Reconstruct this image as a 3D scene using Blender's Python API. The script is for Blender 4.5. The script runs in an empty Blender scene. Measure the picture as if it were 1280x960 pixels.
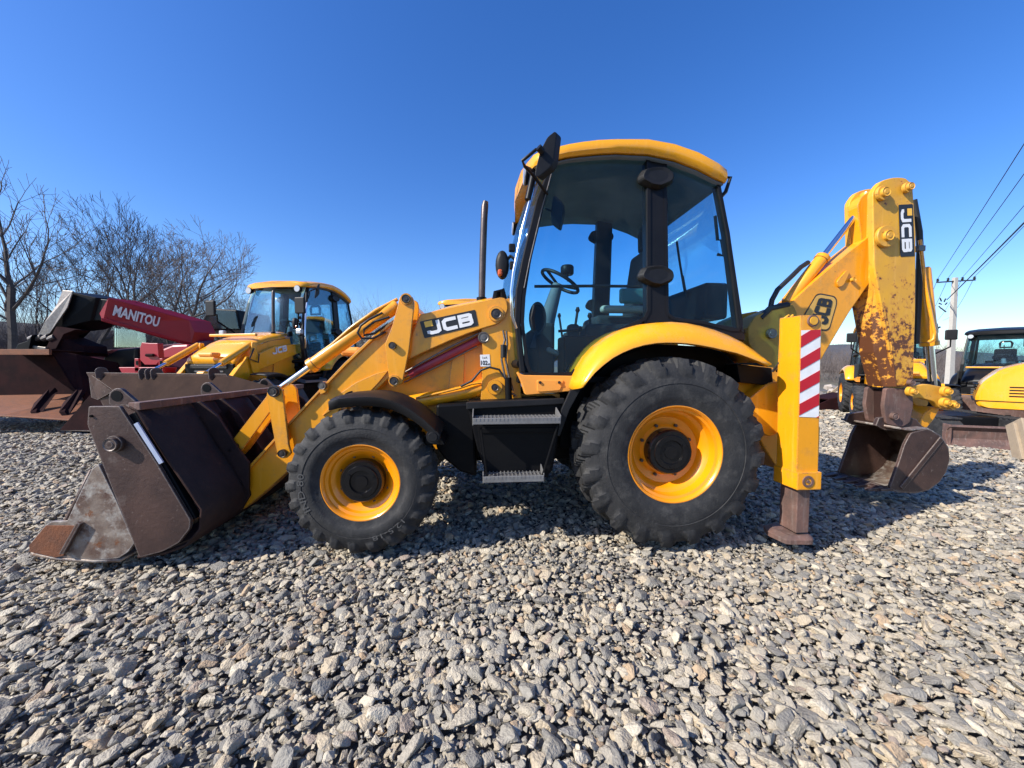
import bpy, bmesh, math, random
import numpy as np
from mathutils import Vector, Matrix, noise
from math import radians as R, sin, cos, pi
random.seed(7); rng = np.random.default_rng(7)
S = bpy.context.scene
C = S.collection
# ---------------------------------------------------------------- camera, world, sun, exposure
F = 470.0                      # focal length in pixels of a 1280 px wide picture
PITCH = math.atan(25 / F)      # slight downward tilt
CAM = Vector((0, 0, 1.32))
cd = bpy.data.cameras.new('camera'); cam = bpy.data.objects.new('camera', cd); C.objects.link(cam)
cd.sensor_width = 36; cd.lens = 36 * F / 1280; cd.clip_start = 0.05; cd.clip_end = 6000
cam.location = CAM; cam.rotation_euler = (pi / 2 - PITCH, 0, 0)
S.camera = cam
SUN_AZ, SUN_EL = R(207), R(37)  # direction (from +X, counter-clockwise) the light comes from, and its height
w = bpy.data.worlds.new('World'); S.world = w; w.use_nodes = True
nt = w.node_tree; nt.nodes.clear()
sky = nt.nodes.new('ShaderNodeTexSky'); sky.sky_type = 'NISHITA'; sky.sun_disc = False
sky.sun_elevation = SUN_EL; sky.sun_rotation = pi / 2 - SUN_AZ
sky.altitude = 300; sky.air_density = 1.1; sky.dust_density = 0.8; sky.ozone_density = 5.0
bg = nt.nodes.new('ShaderNodeBackground'); bg.inputs[1].default_value = 0.145
wo = nt.nodes.new('ShaderNodeOutputWorld')
hs = nt.nodes.new('ShaderNodeHueSaturation'); hs.inputs['Saturation'].default_value = 1.25; hs.inputs['Hue'].default_value = 0.513; hs.inputs['Value'].default_value = 1.0
nt.links.new(sky.outputs[0], hs.inputs['Color']); nt.links.new(hs.outputs[0], bg.inputs[0]); nt.links.new(bg.outputs[0], wo.inputs[0])
sl = bpy.data.lights.new('sun', 'SUN'); sl.energy = 5.0; sl.angle = R(0.53); sl.color = (1, 0.95, 0.87)
so = bpy.data.objects.new('sun', sl); C.objects.link(so)
sdir = Vector((cos(SUN_AZ) * cos(SUN_EL), sin(SUN_AZ) * cos(SUN_EL), sin(SUN_EL)))
so.rotation_euler = sdir.to_track_quat('Z', 'Y').to_euler()
S.view_settings.view_transform = 'Standard'; S.view_settings.look = 'None'
S.view_settings.exposure = 0.58; S.view_settings.gamma = 1.0
S.cycles.max_bounces = 8; S.cycles.transparent_max_bounces = 16

# ---------------------------------------------------------------- geometry helpers
def ray(px, py):
    a, b = (px - 640) / F, (480 - py) / F
    return Vector((a, cos(PITCH) + b * sin(PITCH), -sin(PITCH) + b * cos(PITCH)))
def at(px, py, Y):                                  # point on the pixel's ray at world depth Y
    d = ray(px, py); return CAM + d * (Y / d.y)
class Frame:                                        # an upright local frame: u along, v into the picture, z up
    def __init__(s, o, ang): s.o = Vector(o); s.a = ang; s.eu = Vector((cos(ang), sin(ang), 0)); s.ev = Vector((-sin(ang), cos(ang), 0))
    def P(s, px, py, v):                            # local point on plane v seen at the pixel
        d = ray(px, py); t = ((s.o - CAM).dot(s.ev) + v) / d.dot(s.ev); q = CAM + d * t - s.o
        return Vector((q.dot(s.eu), v, q.z))
    def loc(s, wp): q = wp - s.o; return Vector((q.dot(s.eu), q.dot(s.ev), q.z))
M = Frame((-1.017, 2.53, 0.0), R(4.5))
W = 2.24                                            # overall width of the machine

def gz(x, y):                                       # lie of the yard
    d = -0.032 * (math.log1p(math.exp(min(x * 2, 40))) / 2 if x < 20 else x)
    d = max(d, -0.75)
    return d + 0.018 * sin(x * 1.3 + y * 0.7) * sin(y * 1.1 - 0.4 * x) - 0.058

def fillet(pts, r=2.0, n=2):
    out = []; N = len(pts)
    for i in range(N):
        a, b, c = Vector(pts[i - 1]), Vector(pts[i]), Vector(pts[(i + 1) % N])
        d1, d2 = (a - b), (c - b)
        k = min(r, d1.length * .45, d2.length * .45)
        if d1.length < 1e-9 or d2.length < 1e-9: continue
        p, q = b + d1.normalized() * k, b + d2.normalized() * k
        for j in range(n + 1):
            t = j / n; out.append(tuple(p * (1 - t) ** 2 + b * 2 * t * (1 - t) + q * t * t))
    return out
class MB:
    def __init__(s): s.v = []; s.f = []
    def add(s, vs, fs):
        o = len(s.v); s.v += [tuple(v) for v in vs]; s.f += [tuple(i + o for i in f) for f in fs]; return s
    def loft(s, rings, closed=True, cap=True):
        n = len(rings[0]); vs = [p for r in rings for p in r]; fs = []
        for i in range(len(rings) - 1):
            for j in range(n if closed else n - 1):
                k = (j + 1) % n; fs.append((i * n + j, i * n + k, (i + 1) * n + k, (i + 1) * n + j))
        if cap: fs += [tuple(range(n - 1, -1, -1)), tuple((len(rings) - 1) * n + j for j in range(n))]
        return s.add(vs, fs)
    def box(s, c, d, rot=None):
        c = Vector(c); h = Vector(d) / 2; vs = []
        for x in (-1, 1):
            for y in (-1, 1):
                for z in (-1, 1):
                    p = Vector((x * h.x, y * h.y, z * h.z))
                    vs.append(c + (rot @ p if rot else p))
        return s.add(vs, [(0, 1, 3, 2), (4, 6, 7, 5), (0, 4, 5, 1), (2, 3, 7, 6), (0, 2, 6, 4), (1, 5, 7, 3)])
    def tube(s, pts, r, seg=10, closed=False, cap=True, flat=1.0, up=None):
        pts = [Vector(p) for p in pts]; n = len(pts); rs = r if isinstance(r, (list, tuple)) else [r] * n
        rings = []; pn = None
        for i, p in enumerate(pts):
            a = pts[i - 1] if (i > 0 or closed) else p; b = pts[(i + 1) % n] if (i < n - 1 or closed) else p
            t = (b - a).normalized()
            if up is not None: x = t.cross(Vector(up)).normalized()
            elif pn is None: x = t.orthogonal().normalized()
            else: x = (pn - t * pn.dot(t)).normalized()
            pn = x; y = t.cross(x)
            rings.append([p + x * cos(2 * pi * k / seg) * rs[i] + y * sin(2 * pi * k / seg) * rs[i] * flat for k in range(seg)])
        if closed: rings.append(rings[0])
        return s.loft(rings, True, cap and not closed)
    def bar(s, a, b, wd, th, up=(0, 1, 0)):         # rectangular bar from a to b; th along up
        a, b = Vector(a), Vector(b); t = (b - a).normalized(); u = Vector(up); u = (u - t * u.dot(t)).normalized(); x = t.cross(u)
        rings = [[p + x * wd / 2 * i + u * th / 2 * j for i, j in ((-1, -1), (1, -1), (1, 1), (-1, 1))] for p in (a, b)]
        return s.loft(rings)
    def lathe(s, prof, c=(0, 0, 0), seg=48, axis='v'):   # prof: (axial, radius), axis along local v (y) or z
        rings = []
        for a, r in prof:
            if axis == 'v': rings.append([(c[0] + r * cos(2 * pi * k / seg), c[1] + a, c[2] + r * sin(2 * pi * k / seg)) for k in range(seg)])
            else: rings.append([(c[0] + r * cos(2 * pi * k / seg), c[1] + r * sin(2 * pi * k / seg), c[2] + a) for k in range(seg)])
        o = len(s.v); s.loft(rings, True, False)
        if prof[0][1] < .012: s.f.append(tuple(o + seg - 1 - k for k in range(seg)))
        if prof[-1][1] < .012: s.f.append(tuple(o + (len(prof) - 1) * seg + k for k in range(seg)))
        return s
    def sheet(s, grid):                              # open surface from a grid of points
        return s.loft(grid, False, False)
    def build(s, name, mat, parent=None, bevel=0, smooth=None, solid=0, sub=0, seg=2):
        me = bpy.data.meshes.new(name); me.from_pydata(s.v, [], s.f); me.update()
        bm = bmesh.new(); bm.from_mesh(me); bmesh.ops.recalc_face_normals(bm, faces=bm.faces); bm.to_mesh(me); bm.free()
        if smooth:
            for p in me.polygons: p.use_smooth = True
            me.set_sharp_from_angle(angle=R(smooth))
        if mat: me.materials.append(mat)
        o = bpy.data.objects.new(name, me); C.objects.link(o)
        if parent is not None: o.parent = parent
        if solid:
            m = o.modifiers.new('thickness', 'SOLIDIFY'); m.thickness = solid; m.offset = 0
        if bevel:
            m = o.modifiers.new('edge', 'BEVEL'); m.width = bevel; m.segments = seg; m.limit_method = 'ANGLE'; m.angle_limit = R(35)
        return o
def tag(o, label=None, cat=None, group=None, kind=None):
    for k, v in (('label', label), ('category', cat), ('group', group), ('kind', kind)):
        if v: o[k] = v
    return o
def empty(name, loc, rz=0, **k):
    o = bpy.data.objects.new(name, None); o.empty_display_size = .2; C.objects.link(o); o.location = loc; o.rotation_euler = (0, 0, rz)
    return tag(o, **k)
def prism_pts(ring0, ring1): return MB().loft([ring0, ring1])
def plate(name, px, v0, v1, mat, parent, bevel=.004, fr=M, r=0, seen=None):
    """outline given as seen on plane v0, extruded to plane v1"""
    if r: px = fillet(px, r)
    a = [fr.P(x, y, v0 if seen is None else seen) for x, y in px]
    return prism_pts([Vector((p.x, v0, p.z)) for p in a], [Vector((p.x, v1, p.z)) for p in a]).build(name, mat, parent, bevel)
def pin(px, py, v, r, parent, mat, fr=M, L=.03, collar=None, name='pin'):
    c = fr.P(px, py, v)
    m = MB().lathe([(-.0, r * .0001), (0, r * .45), (.004, r * .5), (.004, r * .82), (0, r * .95), (.006, r), (L, r)], (c.x, v - L, c.z), 20)
    o = m.build(name, mat, parent, smooth=30)
    if collar:
        k = collar[1]; MB().lathe([(0, k * .001), (0, k * .97), (.004, k), (L * .6, k)], (c.x, v - L * .5, c.z), 24).build('pin_collar', collar[0], parent, smooth=30)
    return o
def quadmap(fr, corners, v):                         # unit square -> quad given by four pixels on plane v
    bl, br, tr, tl = [fr.P(x, y, v) for x, y in corners]
    return lambda s, t: (bl * (1 - s) + br * s) * (1 - t) + (tl * (1 - s) + tr * s) * t
JCBP = {'J': [[(.86, 1), (.86, .22), (.70, .10), (.30, .10), (.12, .22), (.12, .34)]],
        'C': [[(1, .88), (.28, .88), (.13, .74), (.13, .26), (.28, .12), (1, .12)]],
        'B': [[(.13, 0), (.13, 1)], [(.13, .90), (.78, .90), (.88, .80), (.88, .64), (.78, .53), (.2, .53)], [(.78, .53), (.9, .42), (.9, .22), (.78, .10), (.13, .10)]]}
def stroke(path, wd, asp, z0, off):
    """thick polyline in the unit square -> quads; widths corrected for the letter's aspect"""
    vs, fs = [], []; P = [Vector((x * asp, y)) for x, y in path]; L = []
    for i, p in enumerate(P):
        d1 = (p - P[i - 1]).normalized() if i else (P[1] - p).normalized()
        d2 = (P[i + 1] - p).normalized() if i < len(P) - 1 else d1
        n1, n2 = Vector((-d1.y, d1.x)), Vector((-d2.y, d2.x)); m = (n1 + n2).normalized(); k = wd / 2 / max(.5, m.dot(n1))
        L.append((p + m * k, p - m * k))
    return L
def logo(fr, corners, v, parent, plate_mat, ink, badge=None, wd=.23, pad=.1, frame=None, mapf=None, asp=1.25):
    """black plate with the three bold letters JCB, each its own mesh"""
    q = mapf or (lambda vv: quadmap(fr, corners, vv)); q0 = q(v); q1 = q(v - .0025)
    ring = [(.015, .0), (.985, 0), (1, .05), (1, .95), (.985, 1), (.015, 1), (0, .95), (0, .05)]
    if plate_mat:
        prism_pts([q0(s, t) for s, t in ring], [q1(s, t) for s, t in ring]).build('logo_plate', plate_mat, parent)
    if frame:
        f0 = q(v - .003); f1 = q(v - .0045); inn = [(.03 + s * .94, .06 + t * .88) for s, t in ring]
        prism_pts([f0(s, t) for s, t in inn], [f1(s, t) for s, t in inn]).build('logo_field', frame, parent)
    x = pad * .5 + .02; wl = (1 - pad - .04 - .06) / 3; 
    for n, ch in enumerate('JCB'):
        m = MB()
        for k, path in enumerate(JCBP[ch]):
            L = stroke(path, wd, asp, 0, 0); za, zb = q(v - .0035 - .0006 * k - (.0015 if frame else 0)), q(v - .0055 - .0006 * k - (.0015 if frame else 0))
            rings = []
            for a, b in L:
                f = lambda p, z: z(x + min(max(p.x / asp, -.02), 1.03) * wl, pad + min(max(p.y, 0), 1) * (1 - 2 * pad))
                rings.append([f(a, za), f(b, za), f(b, zb), f(a, zb)])
            m.loft(rings)
        m.build('logo_letter', ink, parent)
        if ch == 'J' and badge:
            g0, g1 = q(v - .003), q(v - .005)
            rr = [(x - .01, .60), (x + wl * .5, .60), (x + wl * .5, .93), (x - .01, .93)]
            prism_pts([g0(s, t) for s, t in rr], [g1(s, t) for s, t in rr]).build('logo_badge', badge, parent)
        x += wl + .03
def text_on(body, mapfn, mat, parent, name='lettering', off=.012, depth=.0, res=2):
    cu = bpy.data.curves.new(name, 'FONT'); cu.body = body; cu.size = 1; cu.offset = off; cu.resolution_u = res
    o = bpy.data.objects.new('tmp', cu); C.objects.link(o)
    me = bpy.data.meshes.new_from_object(o.evaluated_get(bpy.context.evaluated_depsgraph_get()))
    bpy.data.objects.remove(o)
    xs = [v.co.x for v in me.vertices]; ys = [v.co.y for v in me.vertices]; x0, x1, y0, y1 = min(xs), max(xs), min(ys), max(ys)
    for v in me.vertices: v.co = mapfn((v.co.x - x0) / (x1 - x0), (v.co.y - y0) / (y1 - y0))
    me.materials.clear(); me.materials.append(mat)
    bm = bmesh.new(); bm.from_mesh(me); bm.verts.ensure_lookup_table(); seen = set()
    for v in bm.verts:
        if v.index in seen: continue
        st, isl = [v], []
        while st:
            q = st.pop()
            if q.index in seen: continue
            seen.add(q.index); isl.append(q); st += [e.other_vert(q) for e in q.link_edges]
        ix = {q.index: k for k, q in enumerate(isl)}; fs = {f for q in isl for f in q.link_faces}
        m2 = bpy.data.meshes.new('letter'); m2.from_pydata([tuple(q.co) for q in isl], [], [tuple(ix[w_.index] for w_ in f.verts) for f in fs]); m2.materials.append(mat)
        t = bpy.data.objects.new('letter', m2); C.objects.link(t); t.parent = parent
    bm.free()
    return t

# ---------------------------------------------------------------- materials
def mat(name, base, rough=.5, metal=0, var=None, vscale=4, vamt=.5, grain=0, gscale=60, dirt=None, dscale=3, dthr=(.55, .7), spots=None, coat=0, rvar=0, sscale=20, streak=None, spec=None, edge=None):
    """procedural surface: base colour, second tone by noise, dirt patches, small spots, relief"""
    m = bpy.data.materials.new(name); m.use_nodes = True; n = m.node_tree; N = n.nodes; b = N['Principled BSDF']
    tc = N.new('ShaderNodeTexCoord'); co = tc.outputs['Object']
    def noise_(sc, det=6, ro=.6, vec=co):
        x = N.new('ShaderNodeTexNoise'); x.inputs['Scale'].default_value = sc; x.inputs['Detail'].default_value = det; x.inputs['Roughness'].default_value = ro
        n.links.new(vec, x.inputs['Vector']); return x.outputs['Fac']
    def ramp(src, lo, hi):
        x = N.new('ShaderNodeMapRange'); x.inputs[1].default_value = lo; x.inputs[2].default_value = hi; n.links.new(src, x.inputs[0]); return x.outputs[0]
    def mix(f, a, c):
        x = N.new('ShaderNodeMix'); x.data_type = 'RGBA'
        n.links.new(f, x.inputs[0])
        for s, i in ((a, 6), (c, 7)):
            if isinstance(s, tuple): x.inputs[i].default_value = (*s, 1)
            else: n.links.new(s, x.inputs[i])
        return x.outputs[2]
    def mul(a, k):
        x = N.new('ShaderNodeMath'); x.operation = 'MULTIPLY'; n.links.new(a, x.inputs[0]); x.inputs[1].default_value = k; return x.outputs[0]
    col = base
    if var: col = mix(mul(ramp(noise_(vscale), .35, .65), vamt), base, var)
    if streak:
        mp = N.new('ShaderNodeMapping'); mp.inputs['Scale'].default_value = (14, 14, 1.2); n.links.new(co, mp.inputs[0])
        col = mix(mul(ramp(noise_(2.2, 5, .6, mp.outputs[0]), .55, .8), streak[1]), col, streak[0])
    rough_src = None
    if dirt:
        d = ramp(noise_(dscale, 10, .72), *dthr); col = mix(d, col, dirt); rough_src = d
    if spots:
        sp = ramp(noise_(sscale, 8, .75), *spots[1]); col = mix(sp, col, spots[0])
    if edge:                                            # chipped or scraped metal along the edges
        bv = N.new('ShaderNodeBevel'); bv.samples = 4; bv.inputs[0].default_value = edge[1]; ge = N.new('ShaderNodeNewGeometry'); dt = N.new('ShaderNodeVectorMath'); dt.operation = 'DOT_PRODUCT'
        n.links.new(bv.outputs[0], dt.inputs[0]); n.links.new(ge.outputs['Normal'], dt.inputs[1])
        iv = N.new('ShaderNodeMath'); iv.operation = 'SUBTRACT'; iv.inputs[0].default_value = 1; n.links.new(dt.outputs['Value'], iv.inputs[1])
        ad = N.new('ShaderNodeMath'); ad.operation = 'MULTIPLY_ADD'; n.links.new(iv.outputs[0], ad.inputs[0]); ad.inputs[1].default_value = 3.5; n.links.new(noise_(32, 6, .7), ad.inputs[2])
        col = mix(mul(ramp(ad.outputs[0], edge[2], edge[2] + .10), edge[3]), col, edge[0])
    if isinstance(col, tuple): b.inputs['Base Color'].default_value = (*col, 1)
    else: n.links.new(col, b.inputs['Base Color'])
    b.inputs['Roughness'].default_value = rough; b.inputs['Metallic'].default_value = metal
    if rvar or rough_src is not None:
        x = N.new('ShaderNodeMapRange'); x.inputs[3].default_value = rough; x.inputs[4].default_value = min(1, rough + (rvar or .4))
        n.links.new(rough_src if rough_src is not None else noise_(vscale * 2), x.inputs[0]); n.links.new(x.outputs[0], b.inputs['Roughness'])
    if spec is not None: b.inputs['Specular IOR Level'].default_value = spec
    if coat: b.inputs['Coat Weight'].default_value = coat; b.inputs['Coat Roughness'].default_value = .12
    if grain:
        bp = N.new('ShaderNodeBump'); bp.inputs['Strength'].default_value = grain; bp.inputs['Distance'].default_value = .01
        n.links.new(noise_(gscale, 5, .6), bp.inputs['Height']); n.links.new(bp.outputs[0], b.inputs['Normal'])
    return m
YEL = (.84, .335, .006)
Mt = {}
Mt['yellow'] = mat('yellow_paint', YEL, .34, var=(.70, .29, .008), vscale=3, vamt=.5, dirt=(.42, .20, .05), dscale=4, dthr=(.53, .80), spots=((.13, .06, .025), (.665, .72)), sscale=26, coat=.35, grain=.05, gscale=35, streak=((.95, .52, .12), .38), edge=((.20, .09, .035), .014, .64, .85))
Mt['yellow_clean'] = mat('clean_yellow_paint', (.88, .375, .006), .27, var=(.76, .33, .008), vscale=2, vamt=.5, dirt=(.58, .33, .10), dscale=5, dthr=(.56, .88), spots=((.28, .16, .07), (.69, .76)), sscale=30, streak=((.92, .50, .10), .3), edge=((.35, .18, .07), .012, .68, .7), coat=.5)
Mt['yellow_worn'] = mat('rust_worn_yellow_paint', (.72, .35, .02), .45, var=(.55, .28, .05), vscale=5, vamt=.8, dirt=(.14, .05, .018), dscale=12, dthr=(.60, .66), spots=((.16, .05, .012), (.655, .70)), sscale=24, grain=.15, gscale=30, streak=((.88, .52, .16), .4))
Mt['orange'] = mat('faded_orange_plastic', (.86, .34, .05), .55, var=(.78, .28, .04), vscale=4, dirt=(.45, .22, .08), dscale=9, dthr=(.62, .85), grain=.04)
Mt['rim'] = mat('rim_paint', (.90, .30, .003), .3, var=(.78, .24, .004), vscale=5, dirt=(.22, .10, .02), dscale=7, dthr=(.66, .78), coat=.5)
Mt['rust'] = mat('rusty_steel', (.042, .023, .019), .5, metal=.2, var=(.085, .045, .034), vscale=4, vamt=.9, dirt=(.13, .10, .085), dscale=3.5, dthr=(.58, .74), spots=((.10, .036, .018), (.64, .74)), sscale=7, grain=.25, gscale=40, rvar=.3, edge=((.20, .165, .145), .016, .62, .9))
Mt['rust_dark'] = mat('dark_weathered_steel', (.026, .015, .012), .85, spec=.08, var=(.042, .024, .018), vscale=3, vamt=1, dirt=(.06, .038, .028), dscale=4, dthr=(.55, .75), grain=.25, gscale=40)
Mt['rust_shaded'] = mat('shade_darkened_rusty_steel', (.024, .013, .012), .6, spec=.2, var=(.045, .022, .018), vscale=4, vamt=.9, dirt=(.07, .04, .03), dscale=5, dthr=(.58, .75), grain=.3, gscale=40)  # rust tone darkened to paint in the shade behind the bucket and in the hitch
Mt['rust_orange'] = mat('orange_rust_steel', (.20, .065, .022), .75, var=(.12, .045, .02), vscale=9, vamt=.9, spots=((.30, .24, .18), (.64, .72)), sscale=16, grain=.4, gscale=60)
Mt['rust_worn'] = mat('scraped_rusty_steel', (.30, .24, .19), .5, metal=.4, var=(.11, .06, .045), vscale=7, vamt=1, dirt=(.34, .31, .27), dscale=8, dthr=(.5, .62), spots=((.20, .075, .03), (.58, .66)), sscale=10, grain=.3, gscale=45, edge=((.42, .39, .36), .016, .62, .9))
Mt['rust_brown'] = mat('brown_rusted_steel', (.16, .085, .065), .7, var=(.09, .055, .045), vscale=6, vamt=1, dirt=(.22, .17, .14), dscale=10, dthr=(.58, .75), grain=.3, gscale=50, streak=((.30, .25, .22), .5))
Mt['maroon'] = mat('dark_maroon_steel', (.014, .006, .007), .8, spec=.08, var=(.03, .010, .010), vscale=3, vamt=1, dirt=(.05, .025, .02), dscale=5, dthr=(.62, .8), grain=.2)  # maroon, its colour darkened to stand in for shade inside the handler's bucket
Mt['black'] = mat('black_paint', (.005, .005, .006), .45, spec=.12, var=(.009, .009, .009), vscale=7, dirt=(.022, .021, .019), dscale=5, dthr=(.62, .85), grain=.05)
Mt['frame'] = mat('black_cab_frame', (.008, .008, .009), .38, var=(.014, .013, .013), vscale=5, spec=.2)
Mt['plastic'] = mat('grey_black_plastic', (.009, .009, .010), .5, spec=.25, var=(.018, .018, .019), vscale=9, grain=.12, gscale=200)
Mt['rubber'] = mat('dusty_tyre_rubber', (.019, .019, .020), .72, spec=.3, var=(.038, .037, .036), vscale=7, vamt=.8, dirt=(.085, .081, .075), dscale=9, dthr=(.50, .80), streak=((.06, .057, .053), .3), spots=((.10, .095, .09), (.66, .74)), sscale=45, grain=.35, gscale=70)
Mt['hose'] = mat('black_hose_rubber', (.014, .014, .014), .5)
Mt['chrome'] = mat('chromed_rod', (.75, .76, .78), .15, metal=1)
Mt['steel'] = mat('dull_steel', (.22, .20, .18), .45, metal=.8, var=(.10, .08, .07), vscale=18, grain=.2)
Mt['pin'] = mat('greasy_dark_pin', (.05, .045, .045), .4, metal=.7, var=(.14, .12, .11), vscale=30, grain=.2)
Mt['galv'] = mat('galvanised_step', (.22, .215, .21), .55, metal=.4, var=(.12, .115, .11), vscale=20, dirt=(.16, .15, .14), dscale=10, dthr=(.55, .8))
Mt['grille'] = mat('galvanised_cooler', (.12, .12, .12), .5, var=(.08, .08, .08), vscale=10)
Mt['red_ram'] = mat('faded_red_ram', (.34, .028, .045), .42, var=(.40, .07, .08), vscale=8, dirt=(.07, .02, .025), dscale=8, dthr=(.6, .8))
Mt['red'] = mat('red_machine_paint', (.36, .008, .022), .4, var=(.26, .008, .02), vscale=3, dirt=(.12, .03, .03), dscale=5, dthr=(.62, .85), coat=.2)
Mt['purple'] = mat('purple_red_paint', (.10, .008, .035), .4, var=(.07, .008, .025), vscale=3)
Mt['white'] = mat('white_decal', (.80, .80, .79), .4, var=(.66, .65, .63), vscale=12)
Mt['decal_black'] = mat('black_decal', (.018, .018, .02), .4)
Mt['badge'] = mat('yellow_badge', (.90, .50, .06), .4)
Mt['decal_yellow'] = mat('dull_yellow_decal', (.62, .36, .08), .45)
Mt['redstripe'] = mat('red_reflective', (.50, .008, .02), .4, var=(.42, .01, .02), vscale=12)
Mt['reflective'] = mat('pale_reflective_strip', (.42, .48, .60), .3, var=(.30, .34, .44), vscale=15)
Mt['seat'] = mat('seat_fabric', (.014, .016, .018), .85, grain=.3, gscale=150)
Mt['seat_beige'] = mat('grey_beige_vinyl', (.34, .32, .25), .6, var=(.26, .25, .2), vscale=12)
Mt['lining'] = mat('grey_roof_lining', (.12, .135, .145), .8, var=(.09, .10, .11), vscale=6)
Mt['amber'] = mat('amber_lens', (.55, .10, .02), .25)
Mt['lens'] = mat('lamp_lens', (.42, .44, .46), .12)
Mt['mirror'] = mat('mirror_glass', (.7, .72, .75), .05, metal=1)
Mt['bark'] = mat('grey_bark', (.060, .048, .042), .9, var=(.095, .08, .07), vscale=6, grain=.5, gscale=20)
Mt['twig'] = mat('brown_twigs', (.105, .085, .078), .9)
Mt['concrete'] = mat('pale_concrete', (.46, .43, .38), .85, var=(.36, .34, .30), vscale=6, grain=.3)
Mt['wood'] = mat('weathered_board', (.34, .26, .17), .8, var=(.22, .17, .12), vscale=8, grain=.4)
Mt['wire'] = mat('wire', (.03, .03, .035), .5)
Mt['rock'] = mat('pale_rock', (.42, .36, .30), .85, var=(.26, .22, .19), vscale=2, grain=.6, gscale=9)
Mt['teal'] = mat('teal_seat_cloth', (.05, .17, .17), .8)
def rusty(name, amt=.17):
    m = mat(name, (.72, .36, .02), .45, var=(.60, .30, .04), vscale=5, vamt=.8, grain=.12, gscale=30, streak=((.88, .52, .16), .35)); n = m.node_tree; N = n.nodes; b = N['Principled BSDF']
    src = b.inputs['Base Color'].links[0].from_socket; tc = N.new('ShaderNodeTexCoord'); sp = N.new('ShaderNodeSeparateXYZ'); n.links.new(tc.outputs['Object'], sp.inputs[0])
    zr = N.new('ShaderNodeMapRange'); zr.inputs[1].default_value = 2.45; zr.inputs[2].default_value = 1.5; zr.inputs[3].default_value = 0.0; zr.inputs[4].default_value = amt; n.links.new(sp.outputs[2], zr.inputs[0])
    no = N.new('ShaderNodeTexNoise'); no.inputs['Scale'].default_value = 17; no.inputs['Detail'].default_value = 9; no.inputs['Roughness'].default_value = .68; n.links.new(tc.outputs['Object'], no.inputs['Vector'])
    ad = N.new('ShaderNodeMath'); ad.operation = 'ADD'; n.links.new(no.outputs[0], ad.inputs[0]); n.links.new(zr.outputs[0], ad.inputs[1])
    for lo, hi, c in ((.60, .68, (.50, .19, .03)), (.675, .69, (.11, .038, .014))):
        r_ = N.new('ShaderNodeMapRange'); r_.inputs[1].default_value = lo; r_.inputs[2].default_value = hi; n.links.new(ad.outputs[0], r_.inputs[0])
        x = N.new('ShaderNodeMix'); x.data_type = 'RGBA'; n.links.new(r_.outputs[0], x.inputs[0]); n.links.new(src, x.inputs[6]); x.inputs[7].default_value = (*c, 1); src = x.outputs[2]
    n.links.new(src, b.inputs['Base Color']); return m
Mt['dipper'] = rusty('rust_pitted_yellow'); Mt['dipper_low'] = rusty('heavily_rusted_yellow', .25)
def glass(name, tint, gloss=.08, rough=.02):
    m = bpy.data.materials.new(name); m.use_nodes = True; n = m.node_tree; N = n.nodes; N.clear()
    t = N.new('ShaderNodeBsdfTransparent'); t.inputs[0].default_value = (*tint, 1)
    g = N.new('ShaderNodeBsdfGlossy'); g.inputs['Roughness'].default_value = rough
    fr = N.new('ShaderNodeFresnel'); fr.inputs[0].default_value = 1.42
    mu = N.new('ShaderNodeMath'); mu.operation = 'MULTIPLY'; mu.inputs[1].default_value = gloss * 10; mu.use_clamp = True
    ms = N.new('ShaderNodeMixShader'); o = N.new('ShaderNodeOutputMaterial')
    df = N.new('ShaderNodeBsdfDiffuse'); df.inputs[0].default_value = (.55, .55, .52, 1); tcg = N.new('ShaderNodeTexCoord'); ng = N.new('ShaderNodeTexNoise'); ng.inputs['Scale'].default_value = 3.5; ng.inputs['Detail'].default_value = 9; ng.inputs['Roughness'].default_value = .7
    rg = N.new('ShaderNodeMapRange'); rg.inputs[1].default_value = .40; rg.inputs[2].default_value = .75; rg.inputs[3].default_value = .004; rg.inputs[4].default_value = .016; n.links.new(tcg.outputs['Object'], ng.inputs['Vector']); n.links.new(ng.outputs[0], rg.inputs[0])
    md_ = N.new('ShaderNodeMixShader'); n.links.new(rg.outputs[0], md_.inputs[0]); n.links.new(t.outputs[0], md_.inputs[1]); n.links.new(df.outputs[0], md_.inputs[2])
    n.links.new(fr.outputs[0], mu.inputs[0]); n.links.new(mu.outputs[0], ms.inputs[0]); n.links.new(md_.outputs[0], ms.inputs[1]); n.links.new(g.outputs[0], ms.inputs[2]); n.links.new(ms.outputs[0], o.inputs[0])
    return m
Mt['glass'] = glass('blue_tinted_glass', (.76, .92, .97), .035)
Mt['glass_far'] = glass('pale_glass', (.72, .86, .90), .08)
# ---------------------------------------------------------------- the backhoe loader in front
root = empty('backhoe_loader', M.o, M.a, label='large yellow backhoe loader side-on on the gravel, front bucket lowered and red-white striped stabiliser leg', cat='backhoe loader', group='backhoe loaders parked in the yard')
P = M.P
def mirror_v(pts): return [Vector((p[0], W - p[1], p[2])) for p in pts]

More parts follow.
